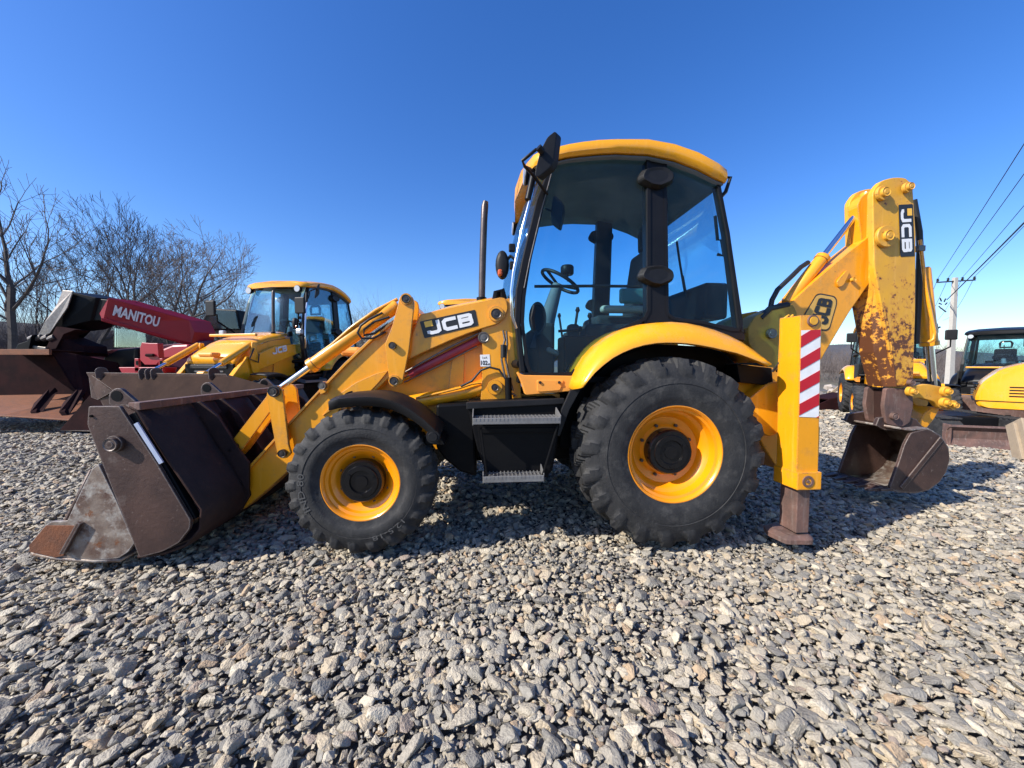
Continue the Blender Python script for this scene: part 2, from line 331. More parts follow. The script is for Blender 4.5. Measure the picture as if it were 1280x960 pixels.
def wheel(name, cu, cz, Rt, wd, rr, N, lug, face=0.0, deep=.16, hub=.12, far=False, nuts=8, rot=0.0):
    """rim mesh with tyre, hub and nuts as its pieces; outer face on v=face"""
    hw = wd / 2
    # profile from the outer bead round the tread to the inner bead: (v, r, lug height along r, along v, s)
    prof = [(.045, rr - .012, 0, 0, -1), (.022, rr + .004, 0, 0, -1), (.020, rr + .02, 0, 0, -1), (.006, rr + .05, 0, 0, -1)]
    h = Rt - lug - rr
    for t in (.25, .38, .5): prof.append((.0 + .01 * abs(t - .35), rr + h * t, 0, 0, -1))
    for t in (.505, .512): prof.append((.002 - .004 * (t > .508), rr + h * t, 0, 0, -1))
    prof += [(.001, rr + h * .56, 0, 0, -1.3), (.006, rr + h * .64, .0, 0, -1.26), (.010, rr + h * .68, 0, -.003, -1.22), (.011, rr + h * .695, lug * .2, -.007, -1.2), (.026, rr + h * .86, lug * .6, -.013, -1.06), (.052, rr + h * .97, lug, -.012, -.93)]
    for k in range(1, 10):
        s = -.86 + k * .172; prof.append((hw + s * (hw - .03), rr + h * (1.02 - .05 * abs(s) ** 2.5), lug, 0, s))
    half = prof[:15]; prof += [(wd - a, r, lr, -lv, -s) for a, r, lr, lv, s in reversed(half)]
    seg = N * 18; rings = []
    for a, r, lr, lv, s in prof:
        ring = []
        for k in range(seg):
            th = 2 * pi * k / seg + rot
            fr = (k / 18 + (.62 if lug > .02 else .45) * abs(s) ** 1.2 + (.5 if s > 0 else 0)) % 1
            on = 1.0 if fr < .40 else (max(0, 1 - (fr - .40) / .05) if fr < .45 else (max(0, (fr - .95) / .05) if fr > .95 else 0))
            if abs(s) < .05: on *= .9
            q = r + lr * on; va = a + lv * on
            vv = face + (va if not far else -va)
            ring.append((cu + q * cos(th), vv, cz + q * sin(th)))
        rings.append(ring)
    sg = 1 if not far else -1
    rp = [(.045, rr - .02), (.030, rr + .012), (.026, rr + .010), (.024, rr - .004), (.034, rr - .016), (.052, rr - .022), (.060, rr - .040), (deep * .62, rr - .05), (deep * .70, rr - .075), (deep, rr - .105),
          (deep + .012, rr * .55), (deep - .004, rr * .50), (deep - .004, rr * .34), (deep - .006, .001)]
    m = MB().lathe([(sg * a, r) for a, r in rp], (cu, face, cz), 64)
    # back side of the rim
    m.lathe([(sg * a, r) for a, r in [(deep + .02, .001), (deep + .02, rr - .09), (wd - .06, rr - .05), (wd - .03, rr)]], (cu, face, cz), 64)
    wh = m.build(name, Mt['rim'], root, smooth=40)
    MB().loft(rings, True, False).build('tyre', Mt['rubber'], wh, smooth=38)
    hp = [(hub, .001), (hub, hub_r * .28), (hub + .010, hub_r * .30), (hub + .010, hub_r * .5), (hub - .004, hub_r * .54), (hub - .004, hub_r * .74), (hub + .008, hub_r * .78), (hub + .006, hub_r * .93), (hub + .02, hub_r), (deep, hub_r)] if True else 0
    MB().lathe([(sg * a, r) for a, r in hp], (cu, face, cz), 40).build('hub', Mt['gloss_black'], wh, smooth=35)
    for k in range(3):
        a = k * 2.1 + .5; MB().lathe([(sg * (hub - .012), .001), (sg * (hub - .012), hub_r * .07), (sg * (hub + .02), hub_r * .08)], (cu + hub_r * .62 * cos(a), face, cz + hub_r * .62 * sin(a)), 6).build('hub_plug', Mt['gloss_black'], wh)
    if nuts:
        nm = None
        for k in range(nuts):
            a = 2 * pi * (k + .5) / nuts; q = hub_r * 1.19
            if nm is None:
                o = MB().lathe([(-sg * .014, .001), (-sg * .014, .012), (sg * .01, .013)], (0, 0, 0), 6).build('wheel_nut', Mt['pin'], wh); nm = o
            else:
                o = nm.copy(); C.objects.link(o); o.parent = wh
            o.location = (cu + q * cos(a), face + sg * (deep - .004), cz + q * sin(a))
    return wh
Mt['gloss_black'] = mat('glossy_black_hub', (.004, .004, .005), .2, var=(.008, .008, .008), vscale=20, spec=.5)
fc = P(449, 608, .0); rc = P(847, 570, .0)
FWC, FWR = Vector((fc.x, 0, .497)), .508; RWC, RWR = Vector((rc.x - .03, 0, .672)), .705
hub_r = .150
wheel('wheel', fc.x, .500, .512, .33, .268, 22, .018, hub=.045, deep=.13, rot=.1)
wheel('wheel', fc.x, .500, .512, .33, .268, 22, .018, face=W, hub=.045, deep=.13, far=True, rot=.6)
hub_r = .172
wheel('wheel', rc.x, .655, .715, .46, .362, 20, .034, hub=.09, deep=.19, rot=.05)
wheel('wheel', rc.x, .655, .715, .46, .362, 20, .034, face=W, hub=.09, deep=.19, far=True, rot=.4)
MB().bar((fc.x, .25, .48), (fc.x, W - .25, .48), .16, .18, (0, 0, 1)).build('front_axle', Mt['black'], root, .02)
MB().bar((rc.x, .3, .66), (rc.x, W - .3, .66), .3, .3, (0, 0, 1)).build('rear_axle', Mt['black'], root, .04)
# faint raised writing on the front tyre
wf = [o for o in root.children if o.name == 'wheel'][0] if root.children else None
wf = bpy.data.objects['wheel']
def arc(cu, cz, r, a0, a1, h, v):                     # s runs clockwise seen from the camera side
    def f(s, t):
        a = a0 + (a1 - a0) * s; q = r + h * t; return Vector((cu + q * cos(a), v, cz + q * sin(a)))
    return f
Mt['tyre_mark'] = mat('raised_rubber_lettering', (.075, .073, .07), .8)
text_on('IND 80', arc(fc.x, .5, .365, R(208), R(168), .045, -.0025), Mt['tyre_mark'], wf, off=.0)
text_on('12.5-18', arc(fc.x, .5, .375, R(318), R(282), .035, -.0025), Mt['tyre_mark'], wf, off=.0)
wr = bpy.data.objects['wheel.002']

# --- mudguard over the front wheel
def sheet_arc(outer, v0, v1, dz, name, mat_, parent, lip=None, solid=.012, fr=M):
    a = [fr.P(x, y, v0) for x, y in outer]
    g = []
    n = 7
    for p in a:
        row = []
        if lip: row.append(Vector((p.x, v0 + .004, p.z - lip)))
        for k in range(n):
            t = k / (n - 1); row.append(Vector((p.x, v0 + (v1 - v0) * t, p.z + dz * sin(pi * min(1, t * 2.2) / 2) if t < .45 else p.z + dz)))
        g.append(row)
    return MB().sheet(g).build(name, mat_, parent, smooth=50, solid=solid)
mg = sheet_arc([(411, 503), (425, 499.5), (441, 498), (458, 497), (474, 498), (490, 502), (504, 508), (517, 516), (529, 525), (540, 535), (550, 545)], -.005, .34, .02, 'mudguard', Mt['plastic'], root, lip=.055, solid=.018)
c = P(541, 546, -.01)
MB().lathe([(-.012, .001), (-.012, .03), (-.004, .034), (-.004, .045), (.03, .05)], (c.x, -.01, c.z), 20).build('mounting_disc', Mt['plastic'], mg, smooth=30)
plate('mudguard_stay', [(532, 548), (552, 548), (556, 556), (530, 556)], .1, .5, Mt['black'], mg)

# --- chassis, bonnet, tower
fy = Mt['yellow']
plate('chassis_rail', [(433, 505), (648, 492), (700, 492), (700, 512), (560, 520), (556, 560), (545, 562), (530, 540), (436, 545)], .60, .74, fy, root)
plate('chassis_rail', [(433, 505), (648, 492), (960, 500), (960, 530), (560, 540), (556, 560), (545, 562), (530, 540), (436, 545)], W - .74, W - .60, fy, root, seen=.6)
plate('bonnet_side', [(441, 470), (446, 447), (500, 412), (560, 394), (630, 383), (652, 500), (441, 510)], .585, .60, fy, root, .003)
bt = [P(x, y, .585) for x, y in [(441, 510), (441, 470), (446, 447), (470, 430), (500, 413), (530, 401), (560, 393), (600, 386), (632, 381)]]
g = []
for i, p in enumerate(bt[1:]):
    row = []
    for k in range(13):
        t = k / 12; e = (1 - (2 * t - 1) ** 6); row.append(Vector((p.x, .585 + (W - 1.17) * t, p.z + (.05 + .01 * i) * e - .0)))
    g.append(row)
bon = MB().sheet(g).build('bonnet', Mt['yellow_clean'], root, smooth=45, solid=.01)
p0 = bt[0]; u0 = p0.x; z0, z1 = P(441, 520, .585).z, bt[1].z
fg = MB().box((u0 - .005, W / 2, (z0 + z1) / 2), (.05, W - 1.2, z1 - z0 + .1)).build('front_grille', Mt['black'], root, .01)
for k in range(5):
    MB().box((u0 - .034, W / 2, z0 + .05 + k * (z1 - z0) / 5), (.012, .62, .025)).build('grille_slat', Mt['grille'], fg)
MB().box((u0 - .036, W / 2, z1 + .0), (.02, .78, .06)).build('grille_badge_panel', Mt['decal_black'], fg, .004)
MB().box((u0 + 1.0, W / 2, .82), (2.0, .8, .5)).build('engine_block', Mt['black'], root, .03)
# side rib panels in the shade behind the rams
plate('stiffening_rib', [(566, 440), (581, 437), (579, 500), (558, 503)], .565, .585, fy, root)
tw = plate('loader_tower', [(601, 400), (612, 378), (640, 372), (646, 400), (652, 500), (656, 512), (600, 512), (604, 450)], .47, .58, fy, root)
plate('loader_tower', [(601, 400), (612, 378), (640, 372), (646, 400), (652, 500), (656, 512), (600, 512), (604, 450)], .47, .58, fy, root)
for o in list(root.children):
    if o.name == 'loader_tower.001':
        for v in o.data.vertices: v.co.y = W - v.co.y
        o.data.flip_normals()
st = plate('sound_sticker', [(600, 443.5), (612, 443), (613, 458), (600.5, 458)], .467, .4685, Mt['white'], tw, 0)
text_on('102', quadmap(M, [(601, 456.5), (609.5, 456.5), (609.5, 450.5), (601, 450.5)], .4655), Mt['decal_black'], tw, off=.03)
text_on('dB', quadmap(M, [(609.8, 456.5), (612.3, 456.5), (612.3, 453.8), (609.8, 453.8)], .4655), Mt['decal_black'], tw, off=.03)
text_on('LwA', quadmap(M, [(603, 448.5), (609, 448.5), (609, 445.5), (603, 445.5)], .4655), Mt['decal_black'], tw, off=.0)

# --- loader arms
upper = [(626, 371.5), (631, 372.5), (634, 377), (635, 386), (631, 398), (622, 405), (602, 411), (582, 418), (562, 426), (544, 434), (528, 441), (509, 450), (506, 444), (514, 420), (525, 393), (560, 385), (600, 377)]
lower = [(512, 392), (495, 398), (470, 417), (430, 455), (400, 487), (366, 523), (333, 559), (297, 598), (292, 607), (299, 638), (306, 636), (335, 612), (362, 587), (396, 552), (415, 535), (424, 512), (462, 495), (488, 471), (512, 448)]
bell = fillet([(500, 369.5), (508, 367.5), (516, 371), (518, 380), (511, 440), (503, 479), (494, 485), (487, 480), (481, 430), (490, 408), (497, 382)], 3)
def arm(v0, v1, near):
    k = 1 if near else -1
    a = plate('loader_arm', fillet(lower, 2.5), .47, .60, fy, root, .006)
    b = plate('arm_rear_section', fillet(upper, 2), .445, .57, fy, a, .006)
    c_ = plate('bell_crank', bell, .385, .41, fy, a, .005)
    d = plate('bell_crank', bell, .61, .635, fy, a, .005, seen=.385)
    parts = [a, b, c_, d]
    # raised weld line and oval opening
    parts.append(plate('arm_doubler', fillet([(486, 463), (470, 467), (445, 478), (425, 492), (402, 521), (420, 509), (458, 494.5), (472, 480)], 3), .458, .47, fy, a, .006))
    parts.append(plate('arm_slot', fillet([(424, 501), (432, 491), (441, 488), (440, 493), (432, 502)], 3), .4555, .4575, Mt['black'], a, 0))
    parts.append(plate('arm_top_flange', [(297, 597), (333, 558.5), (366, 522.5), (400, 486), (430, 454), (470, 416), (495, 397), (498, 399), (470, 421), (432, 457), (400, 490), (366, 526.5), (334, 562), (300, 600)], .445, .63, fy, a, .003))
    return a
def far_copy(o, parent=root):
    c = o.copy(); c.data = o.data.copy() if o.data else None; C.objects.link(c); c.parent = parent
    if c.data:
        for v in c.data.vertices: v.co.y = W - v.co.y
        c.data.flip_normals()
    for ch in list(o.children): far_copy(ch, c)
    return c
A = arm(0, 0, True)
for (x, y, v, r, cl) in [(508, 374, .385, .033, .045), (493, 476, .385, .033, .045), (491, 432, .385, .028, 0), (620, 392.5, .445, .042, .062), (354, 566, .425, .03, 0), (300, 603, .465, .03, 0)]:
    pin(x, y, v, r, A, Mt['pin'], collar=(Mt['yellow'], cl) if cl else None)
# pins and rams between
def ram(a, b, c, rb, rr, v, parent, mb, name='ram', eye=True, seg=20):
    """barrel from a to b, rod from b to c (pixels on plane v)"""
    a, b, c = P(*a, v), P(*b, v), P(*c, v); d = (b - a).normalized()
    m = MB().tube([a, a + d * .02, b - d * .045, b - d * .044, b, b + d * .001], [rb * .8, rb, rb, rb * 1.12, rb * 1.12, rb * .7], seg)
    o = m.build(name, mb, parent, smooth=35)
    MB().tube([b - d * .02, c], rr, 16).build('rod', Mt['chrome'], o, smooth=40)
    if eye: MB().lathe([(-.03, .001), (-.03, rb * .9), (.03, rb * .9), (.03, .001)], (c.x, v, c.z), 20).build('eye', Mt['pin'], o, smooth=30)
    return o
t = ram((498, 381), (388, 458), (345, 489), .052, .024, .50, A, fy, 'tilt_ram')
t1 = MB().tube([P(497, 374, .49), P(470, 388, .46), P(440, 409, .46), P(415, 431, .47), P(398, 443, .48)], .014, 10).build('feed_pipe', fy, A, smooth=50)
MB().tube([P(478, 391, .44), P(462, 399, .40), P(451, 407, .38), P(447, 416, .38), P(452, 423, .38), P(466, 423, .40), P(482, 415, .45)], .009, 8).build('hose', Mt['hose'], A, smooth=60)
MB().tube([P(487, 396, .44), P(468, 402, .41), P(455, 412, .40), P(455, 419, .40), P(468, 417, .42), P(485, 405, .46)], .009, 8).build('hose', Mt['hose'], A, smooth=60)
lk = plate('bucket_lever', fillet([(335, 484), (348, 482), (353, 488), (361, 558), (364, 567), (358, 573), (350, 573), (346, 566), (333, 495)], 2), .40, .425, fy, A, .004)
plate('bucket_lever', fillet([(335, 484), (348, 482), (353, 488), (361, 558), (364, 567), (358, 573), (350, 573), (346, 566), (333, 495)], 2), .62, .645, fy, A, .004, seen=.40)
plate('bucket_link', fillet([(334, 494), (346, 496), (344, 506), (300, 566), (292, 574), (284, 572), (283, 560), (292, 548)], 2), .455, .475, fy, A, .004)
plate('bucket_link', fillet([(334, 494), (346, 496), (344, 506), (300, 566), (292, 574), (284, 572), (283, 560), (292, 548)], 2), .57, .59, fy, A, .004, seen=.455)
pin(343, 489, .395, .034, A, Mt['pin'], collar=(Mt['pin'], .045)); pin(404, 482, .42, .03, A, Mt['steel']); pin(290, 562, .45, .03, A, Mt['pin'])
pin(354.5, 566, .398, .03, A, Mt['pin'])
plate('pin_lug', fillet([(398, 482), (404, 476), (410, 480), (408, 490), (400, 494)], 2), .43, .47, fy, A)
logo(M, [(530.5, 423), (598, 407), (594, 387), (524.5, 402)], .4445, A.children[0] if False else [o for o in A.children if o.name.startswith('arm_rear')][0], Mt['decal_black'], Mt['white'], badge=Mt['badge'], wd=.31, pad=.12)
# logo belongs to the arm itself: keep the tree three deep
sec = [o for o in A.children if o.name.startswith('arm_rear')][0]
for o in list(sec.children): o.parent = A
# lift rams
lr = ram((616, 484), (486, 508), (425, 520), .058, .03, .54, A, fy, 'lift_ram', eye=False)
pin(618.5, 484, .46, .030, A, Mt['pin'], collar=(fy, .062))
MB().tube([P(612, 477, .50), P(590, 480, .48), P(575, 485, .47), P(550, 491, .47), P(520, 498, .49)], .010, 8).build('feed_pipe', fy, A, smooth=50)
rr_ = ram((605, 422), (512, 468), (494, 477), .034, .02, .53, A, Mt['red_ram'], 'levelling_ram', eye=False)
pin(604.5, 422, .47, .040, A, Mt['steel'], collar=(Mt['steel'], .046))
MB().tube([P(600, 416, .49), P(560, 435, .49), P(505, 466, .49)], .008, 8).build('feed_pipe', Mt['steel'], A, smooth=50)
MB().tube([P(596, 433, .52), P(545, 459, .52), P(505, 478, .52)], .006, 8).build('feed_pipe', Mt['steel'], A, smooth=50)
far = far_copy(A)
MB().bar(Vector((P(508, 378, .5).x, .6, P(508, 378, .5).z)), Vector((P(508, 378, .5).x, W - .6, P(508, 378, .5).z)), .05, .05, (0, 0, 1)).build('cross_tube', fy, root, .01)
q = P(392, 520, .5); MB().tube([(q.x, .55, q.z), (q.x, W - .55, q.z)], .07, 16).build('cross_tube', fy, root, smooth=40)
# hoses down the tower
for pts in ([(629, 413), (631, 425), (628, 436), (627, 450), (631, 470), (637, 490), (645, 495)], [(633, 414), (634, 430), (632, 450), (636, 470), (641, 488)], [(576, 483), (590, 476), (601, 463), (612, 459), (624, 462), (632, 474), (634, 490)]):
    MB().tube([P(x, y, .44) for x, y in pts], .009, 8).build('hose', Mt['hose'] if pts[0][0] == 576 else Mt['steel'], tw, smooth=60)
MB().tube([P(635, 472, .42), P(636, 501, .42)], .028, 14).build('hose_clamp', Mt['black'], tw, smooth=30)
MB().tube([P(629, 431, .43), P(629, 447, .43)], .022, 12).build('hose_clamp', Mt['hose'], tw, smooth=30)

# --- front bucket (six-in-one type, jaw open)
bk = plate('loader_bucket', fillet([(110.5, 508), (149, 507.5), (196, 579), (238, 650), (237, 661), (223, 679), (202, 690), (174, 697), (167, 679), (146, 626), (127, 578), (109, 531)], 2), -.03, -.005, Mt['rust'], root, .003)
far_copy(bk)
b2 = bpy.data.objects['loader_bucket.001']; b2.parent = bk; b2.name = 'far_end_plate'
jaw = plate('jaw_end_plate', fillet([(123, 580), (115, 586), (99, 618), (84, 651), (64, 652), (56, 657), (38, 679), (37, 689), (69, 696), (116, 700), (148, 698), (160, 690), (168, 679), (146, 627)], 2), -.012, .012, Mt['rust_worn'], bk, .003)
fj = far_copy(jaw, bk)
def shell(name, px, v0, v1, mat_, parent, th=.018, n=1):
    a = [P(x, y, v0) for x, y in px]; g = [[Vector((p.x, v0 + (v1 - v0) * k / n, p.z)) for k in range(n + 1)] for p in a]
    return MB().sheet(g).build(name, mat_, parent, smooth=40, solid=th)
shell('back_shell', [(157, 507), (170, 513), (188, 541), (209, 574), (233, 609), (252, 637), (250, 662), (232, 682), (205, 692), (172, 696)], .0, W, Mt['rust_shaded'], bk)
shell('jaw_shell', [(113, 588), (96, 622), (80, 653), (57, 672), (38, 688), (36, 691)], .0, W, Mt['rust'], bk)
shell('jaw_floor', [(38, 692), (70, 699), (116, 702), (150, 701)], -.01, W + .01, Mt['rust_worn'], bk, .02)
plate('cutting_edge', [(36, 682), (57, 657), (96, 657), (79, 695), (69, 697), (37, 690)], -.018, -.0135, Mt['rust_orange'], bk, .002)
plate('wear_bar', [(95, 653.5), (100, 655), (79, 693), (73, 693)], -.04, -.012, Mt['rust'], bk, .003)
m = MB(); a, b = P(172, 508, 0), P(148, 505, 0)
MB().bar((a.x - .02, .0, a.z + .0), (a.x - .02, W, a.z + .0), .07, .05, (0, 0, 1)).build('top_lip', Mt['rust_brown'], bk, .004)
for vv in (.16, 1.0, 1.9):
    s = plate('lifting_lug', fillet([(136, 506), (136, 492), (142, 486), (150, 485), (172, 504), (172, 508)], 3), .16, .19, Mt['rust'], bk, .003)
    MB().lathe([(-.002, .001), (-.002, .036), (.034, .036), (.034, .001)], (P(146, 495, .16).x, .159, P(146, 495, .16).z), 20).build('lug_hole', Mt['black'], bk)
    for o in (s, bpy.data.objects[[q.name for q in bk.children if q.name.startswith('lug_hole')][-1]]): o.location.y = vv - .16
pin(146, 554, -.03, .042, bk, Mt['rust'], L=.05, collar=(Mt['rust'], .052))
for x, y in ((110 + 5, 520),): pin(x, y, -.03, .008, bk, Mt['black'], L=.01)
# reflective strips, ribs and brackets on the back
for vv in (-.028, W - .1):
    a0, b0 = P(168, 529, -.028), P(200, 579, -.028)
    off = Vector((.035, 0, 0))
    MB().bar(Vector((a0.x + .01, vv, a0.z)), Vector((b0.x + .01, vv, b0.z)), .026, .010, (0, 1, 0)).build('reflective_strip', Mt['reflective'], bk)
    MB().bar(Vector((a0.x - .035, vv + .05, a0.z + .06)), Vector((P(241, 650, 0).x, vv + .05, P(241, 650, 0).z)), .05, .05, (0, 1, 0)).build('edge_bar', Mt['black'], bk, .004)
rib = [(176, 512), (196, 540), (216, 572), (240, 606), (256, 636), (262, 640), (262, 600), (240, 570), (214, 530), (190, 510)]
for vv in (.42, .66, 1.1, 1.58, 1.82):
    o = plate('back_rib', rib, 0, .022, Mt['rust_shaded'], bk, .003); o.location.y = vv
for vv in (.44, .66):
    for mir in (0, 1):
        p1 = [P(x, y, .44) for x, y in [(262, 512), (280, 548), (297, 556), (300, 575), (308, 600), (312, 620), (300, 640), (262, 600), (240, 560), (236, 530)]]
        v_ = vv if not mir else W - vv - .03
        prism_pts([Vector((p.x, v_, p.z)) for p in p1], [Vector((p.x, v_ + .025, p.z)) for p in p1]).build('arm_bracket', Mt['rust_shaded'], bk, .003)
MB().tube([P(200, 560, .9), P(235, 548, .9), P(262, 556, .85), P(280, 580, .8), P(262, 600, .8)], .014, 8).build('hose', Mt['hose'], bk, smooth=50)
a0, b0 = P(196, 560, .75), P(238, 625, .75); MB().tube([a0, a0.lerp(b0, .6)], .05, 14).build('jaw_ram', Mt['black'], bk, smooth=30)
MB().tube([a0, b0], .024, 12).build('jaw_ram_rod', Mt['black'], bk, smooth=30)
# ---------------------------------------------------------------- cab
def vc(z): return .30 + max(0, z - 1.25) * .075       # the side glass leans inwards
def PC(px, py, off=0):
    v = .3
    for _ in range(6): v = vc(P(px, py, v).z) + off
    return P(px, py, v)
def cpanel(name, px, off0, off1, mat_, parent, bevel=.004, r=0, far=False):
    if r: px = fillet(px, r)
    a = [PC(x, y, off0) for x, y in px]; b = [p + Vector((0, off1 - off0, 0)) for p in a]
    if far: a, b = mirror_v(a), mirror_v(b)
    return prism_pts(a, b).build(name, mat_, parent, bevel)
fm = Mt['frame']
doorglass = [(700, 198), (809, 197), (809, 393), (800, 400), (777, 410), (747, 430), (727, 452), (717, 465), (667, 466), (662, 461), (655, 405), (657, 370), (664, 325), (679, 262), (694, 203)]
quarter = [(833, 202), (860, 207), (880, 214), (895, 222), (908, 290), (925, 404), (924, 411), (918, 411), (880, 401), (845, 397), (836, 393), (835, 300)]
def ring_panel(name, outer, inner, off0, off1, mat_, parent, far=False, bevel=.004):
    def res(pl, n=72):
        pl = [Vector(p) for p in pl]; L = [0]
        for i in range(len(pl)): L.append(L[-1] + (pl[(i + 1) % len(pl)] - pl[i]).length)
        out = []
        for k in range(n):
            t = L[-1] * k / n; i = max(j for j in range(len(pl)) if L[j] <= t + 1e-9); a, b = pl[i], pl[(i + 1) % len(pl)]
            out.append(tuple(a.lerp(b, (t - L[i]) / max(1e-9, L[i + 1] - L[i]))))
        return out
    I = res(inner); O = []
    cx = sum(p[0] for p in I) / len(I); cy = sum(p[1] for p in I) / len(I)
    n = len(I)
    for i in range(n):
        a, b = Vector(I[i - 1]), Vector(I[(i + 1) % n]); t = (b - a).normalized(); nrm = Vector((-t.y, t.x))
        if nrm.dot(Vector(I[i]) - Vector((cx, cy))) < 0: nrm = -nrm
        O.append(tuple(Vector(I[i]) + nrm * outer))
    r = [[PC(x, y, o) for x, y in pl] for pl, o in ((O, off0), (I, off0), (I, off1), (O, off1))]
    if far: r = [mirror_v(q) for q in r]
    return MB().loft(r + [r[0]], True, False).build(name, mat_, parent, bevel)
cab = cpanel('cab', [(808, 196), (834, 198), (837, 404), (809, 404)], .0, .09, fm, root, .008)
cpanel('pillar', [(808, 196), (834, 198), (837, 404), (809, 404)], .0, .09, fm, cab, .008, far=True)
for fa in (False, True):
    ring_panel('door_frame', 4.5, fillet(doorglass, 4), -.008, .05, fm, cab, fa)
    dg = cpanel('door_glass', fillet(doorglass, 4), .012, .017, Mt['glass'], cab, 0, far=fa)
    ring_panel('quarter_frame', 4.0, fillet(quarter, 4), -.004, .05, fm, cab, fa)
    qg = cpanel('quarter_glass', fillet(quarter, 4), .012, .017, Mt['glass'], cab, 0, far=fa)
    # front pillar, lower front panel, rear pillar, top band, sill
    cpanel('front_pillar', [(692, 193), (700, 193), (693, 207), (677, 262), (661, 325), (653, 372), (651, 405), (657, 466), (650, 466), (643, 400), (645, 360), (652, 325), (670, 250)], .0, .08, fm, cab, .01, far=fa)
    cpanel('rear_pillar', [(893, 212), (899, 222), (913, 290), (930, 412), (930, 418), (923, 412), (908, 290)], .0, .08, fm, cab, .01, far=fa)
    cpanel('top_band', [(692, 190), (750, 186), (802, 186), (850, 194), (898, 214), (896, 224), (850, 203), (802, 195), (750, 195), (696, 198)], .0, .06, fm, cab, .006, far=fa)
    cpanel('sill_band', [(833, 394), (925, 410), (931, 419), (931, 426), (835, 409), (805, 409), (805, 399)], .004, .06, fm, cab, .006, far=fa)
    cpanel('arch_band', [(812, 397), (800, 404), (780, 412), (750, 434), (730, 456), (720, 470), (655, 470), (655, 466), (715, 466), (727, 450), (747, 429), (777, 409), (800, 399)], .003, .06, fm, cab, .004, far=fa)
    for y in (222, 344):
        a = [PC(x, yy, -.012) for x, yy in fillet([(797, y + 1), (802, y - 9), (815, y - 12), (830, y - 12), (841, y - 5), (843, y + 1), (840, y + 8), (824, y + 15), (812, y + 13), (799, y + 6)], 3)]
        cc = sum(a, Vector()) / len(a); b = [cc + (p - cc) * .82 + Vector((0, -.045, 0)) for p in a]; b0 = [p + Vector((0, .03, 0)) for p in a]
        d = [cc + (p - cc) * .55 + Vector((0, -.038, 0)) for p in a]
        r3 = [b0, a, b, d]
        if fa: r3 = [mirror_v(x) for x in r3]
        MB().loft(r3).build('hinge_cover', Mt['plastic'], cab, .003)
# pale edge of the door seal along the front pillar
MB().tube([PC(x, y, -.012) for x, y in [(697, 199), (690, 214), (677, 262), (662, 325), (655, 360)]], .004, 6).build('door_seal', Mt['steel'], cab, smooth=50)
# door latch plate and inner handle dish
dd = MB()
def oval(px, py, a, b, off, k=24): return [PC(px + a * cos(2 * pi * i / k), py + b * sin(2 * pi * i / k), off) for i in range(k)]
MB().loft([oval(672, 398, 11, 21, .05), oval(672, 398, 11, 21, .02), oval(672, 398, 9, 18, .02), oval(672, 398, 8, 17, .05)]).build('speaker_pod', Mt['plastic'], cab, .003)
MB().tube([PC(668, 382, .03), PC(665, 398, .02), PC(668, 414, .03)], .018, 10).build('door_handle', Mt['plastic'], cab, smooth=50)
MB().tube([PC(668, 358, .04), PC(740, 357.5, .04), PC(800, 358, .04)], .012, 8).build('door_rail', Mt['plastic'], cab, smooth=50)
# windscreen
wa, wb = [(651, 455), (645, 400), (652, 325), (670, 250), (690, 193)], None
wn = [PC(x, y, .03) for x, y in wa]; g = []
for p in wn:
    row = []
    for k in range(13):
        t = k / 12; row.append(Vector((p.x - .10 * (1 - (2 * t - 1) ** 2), p.y + (W - 2 * p.y) * t, p.z)))
    g.append(row)
MB().sheet(g).build('windscreen', Mt['glass'], cab, smooth=60, solid=.005)
for row, nm in ((g[0], 'screen_sill'), (g[-1], 'screen_header')):
    MB().tube(row, .035, 8).build(nm, fm, cab, smooth=50)
# rear window and rear header
rn = [PC(x, y, .03) for x, y in [(927, 415), (910, 290), (897, 216)]]
g = [[Vector((p.x + .04 * (1 - (2 * t / 8 - 1) ** 2), p.y + (W - 2 * p.y) * t / 8, p.z)) for t in range(9)] for p in rn]
MB().sheet(g).build('rear_window', Mt['glass'], cab, smooth=60, solid=.005)
for row, nm in ((g[0], 'rear_sill'), (g[-1], 'rear_header')): MB().tube(row, .03, 8).build(nm, fm, cab, smooth=50)
# rear wiper, catch and strut seen through the quarter glass
q1 = rn[1]
MB().tube([P(846, 302, 1.2), P(850, 330, 1.2), P(856, 365, 1.25), P(868, 392, 1.3)], .012, 6).build('wiper', Mt['frame'], cab, smooth=40)
MB().tube([P(894, 270, .50), P(897, 300, .50), P(902, 300, .50), P(905, 320, .5), P(897, 318, .5)], .014, 6).build('window_catch', Mt['frame'], cab, smooth=40)
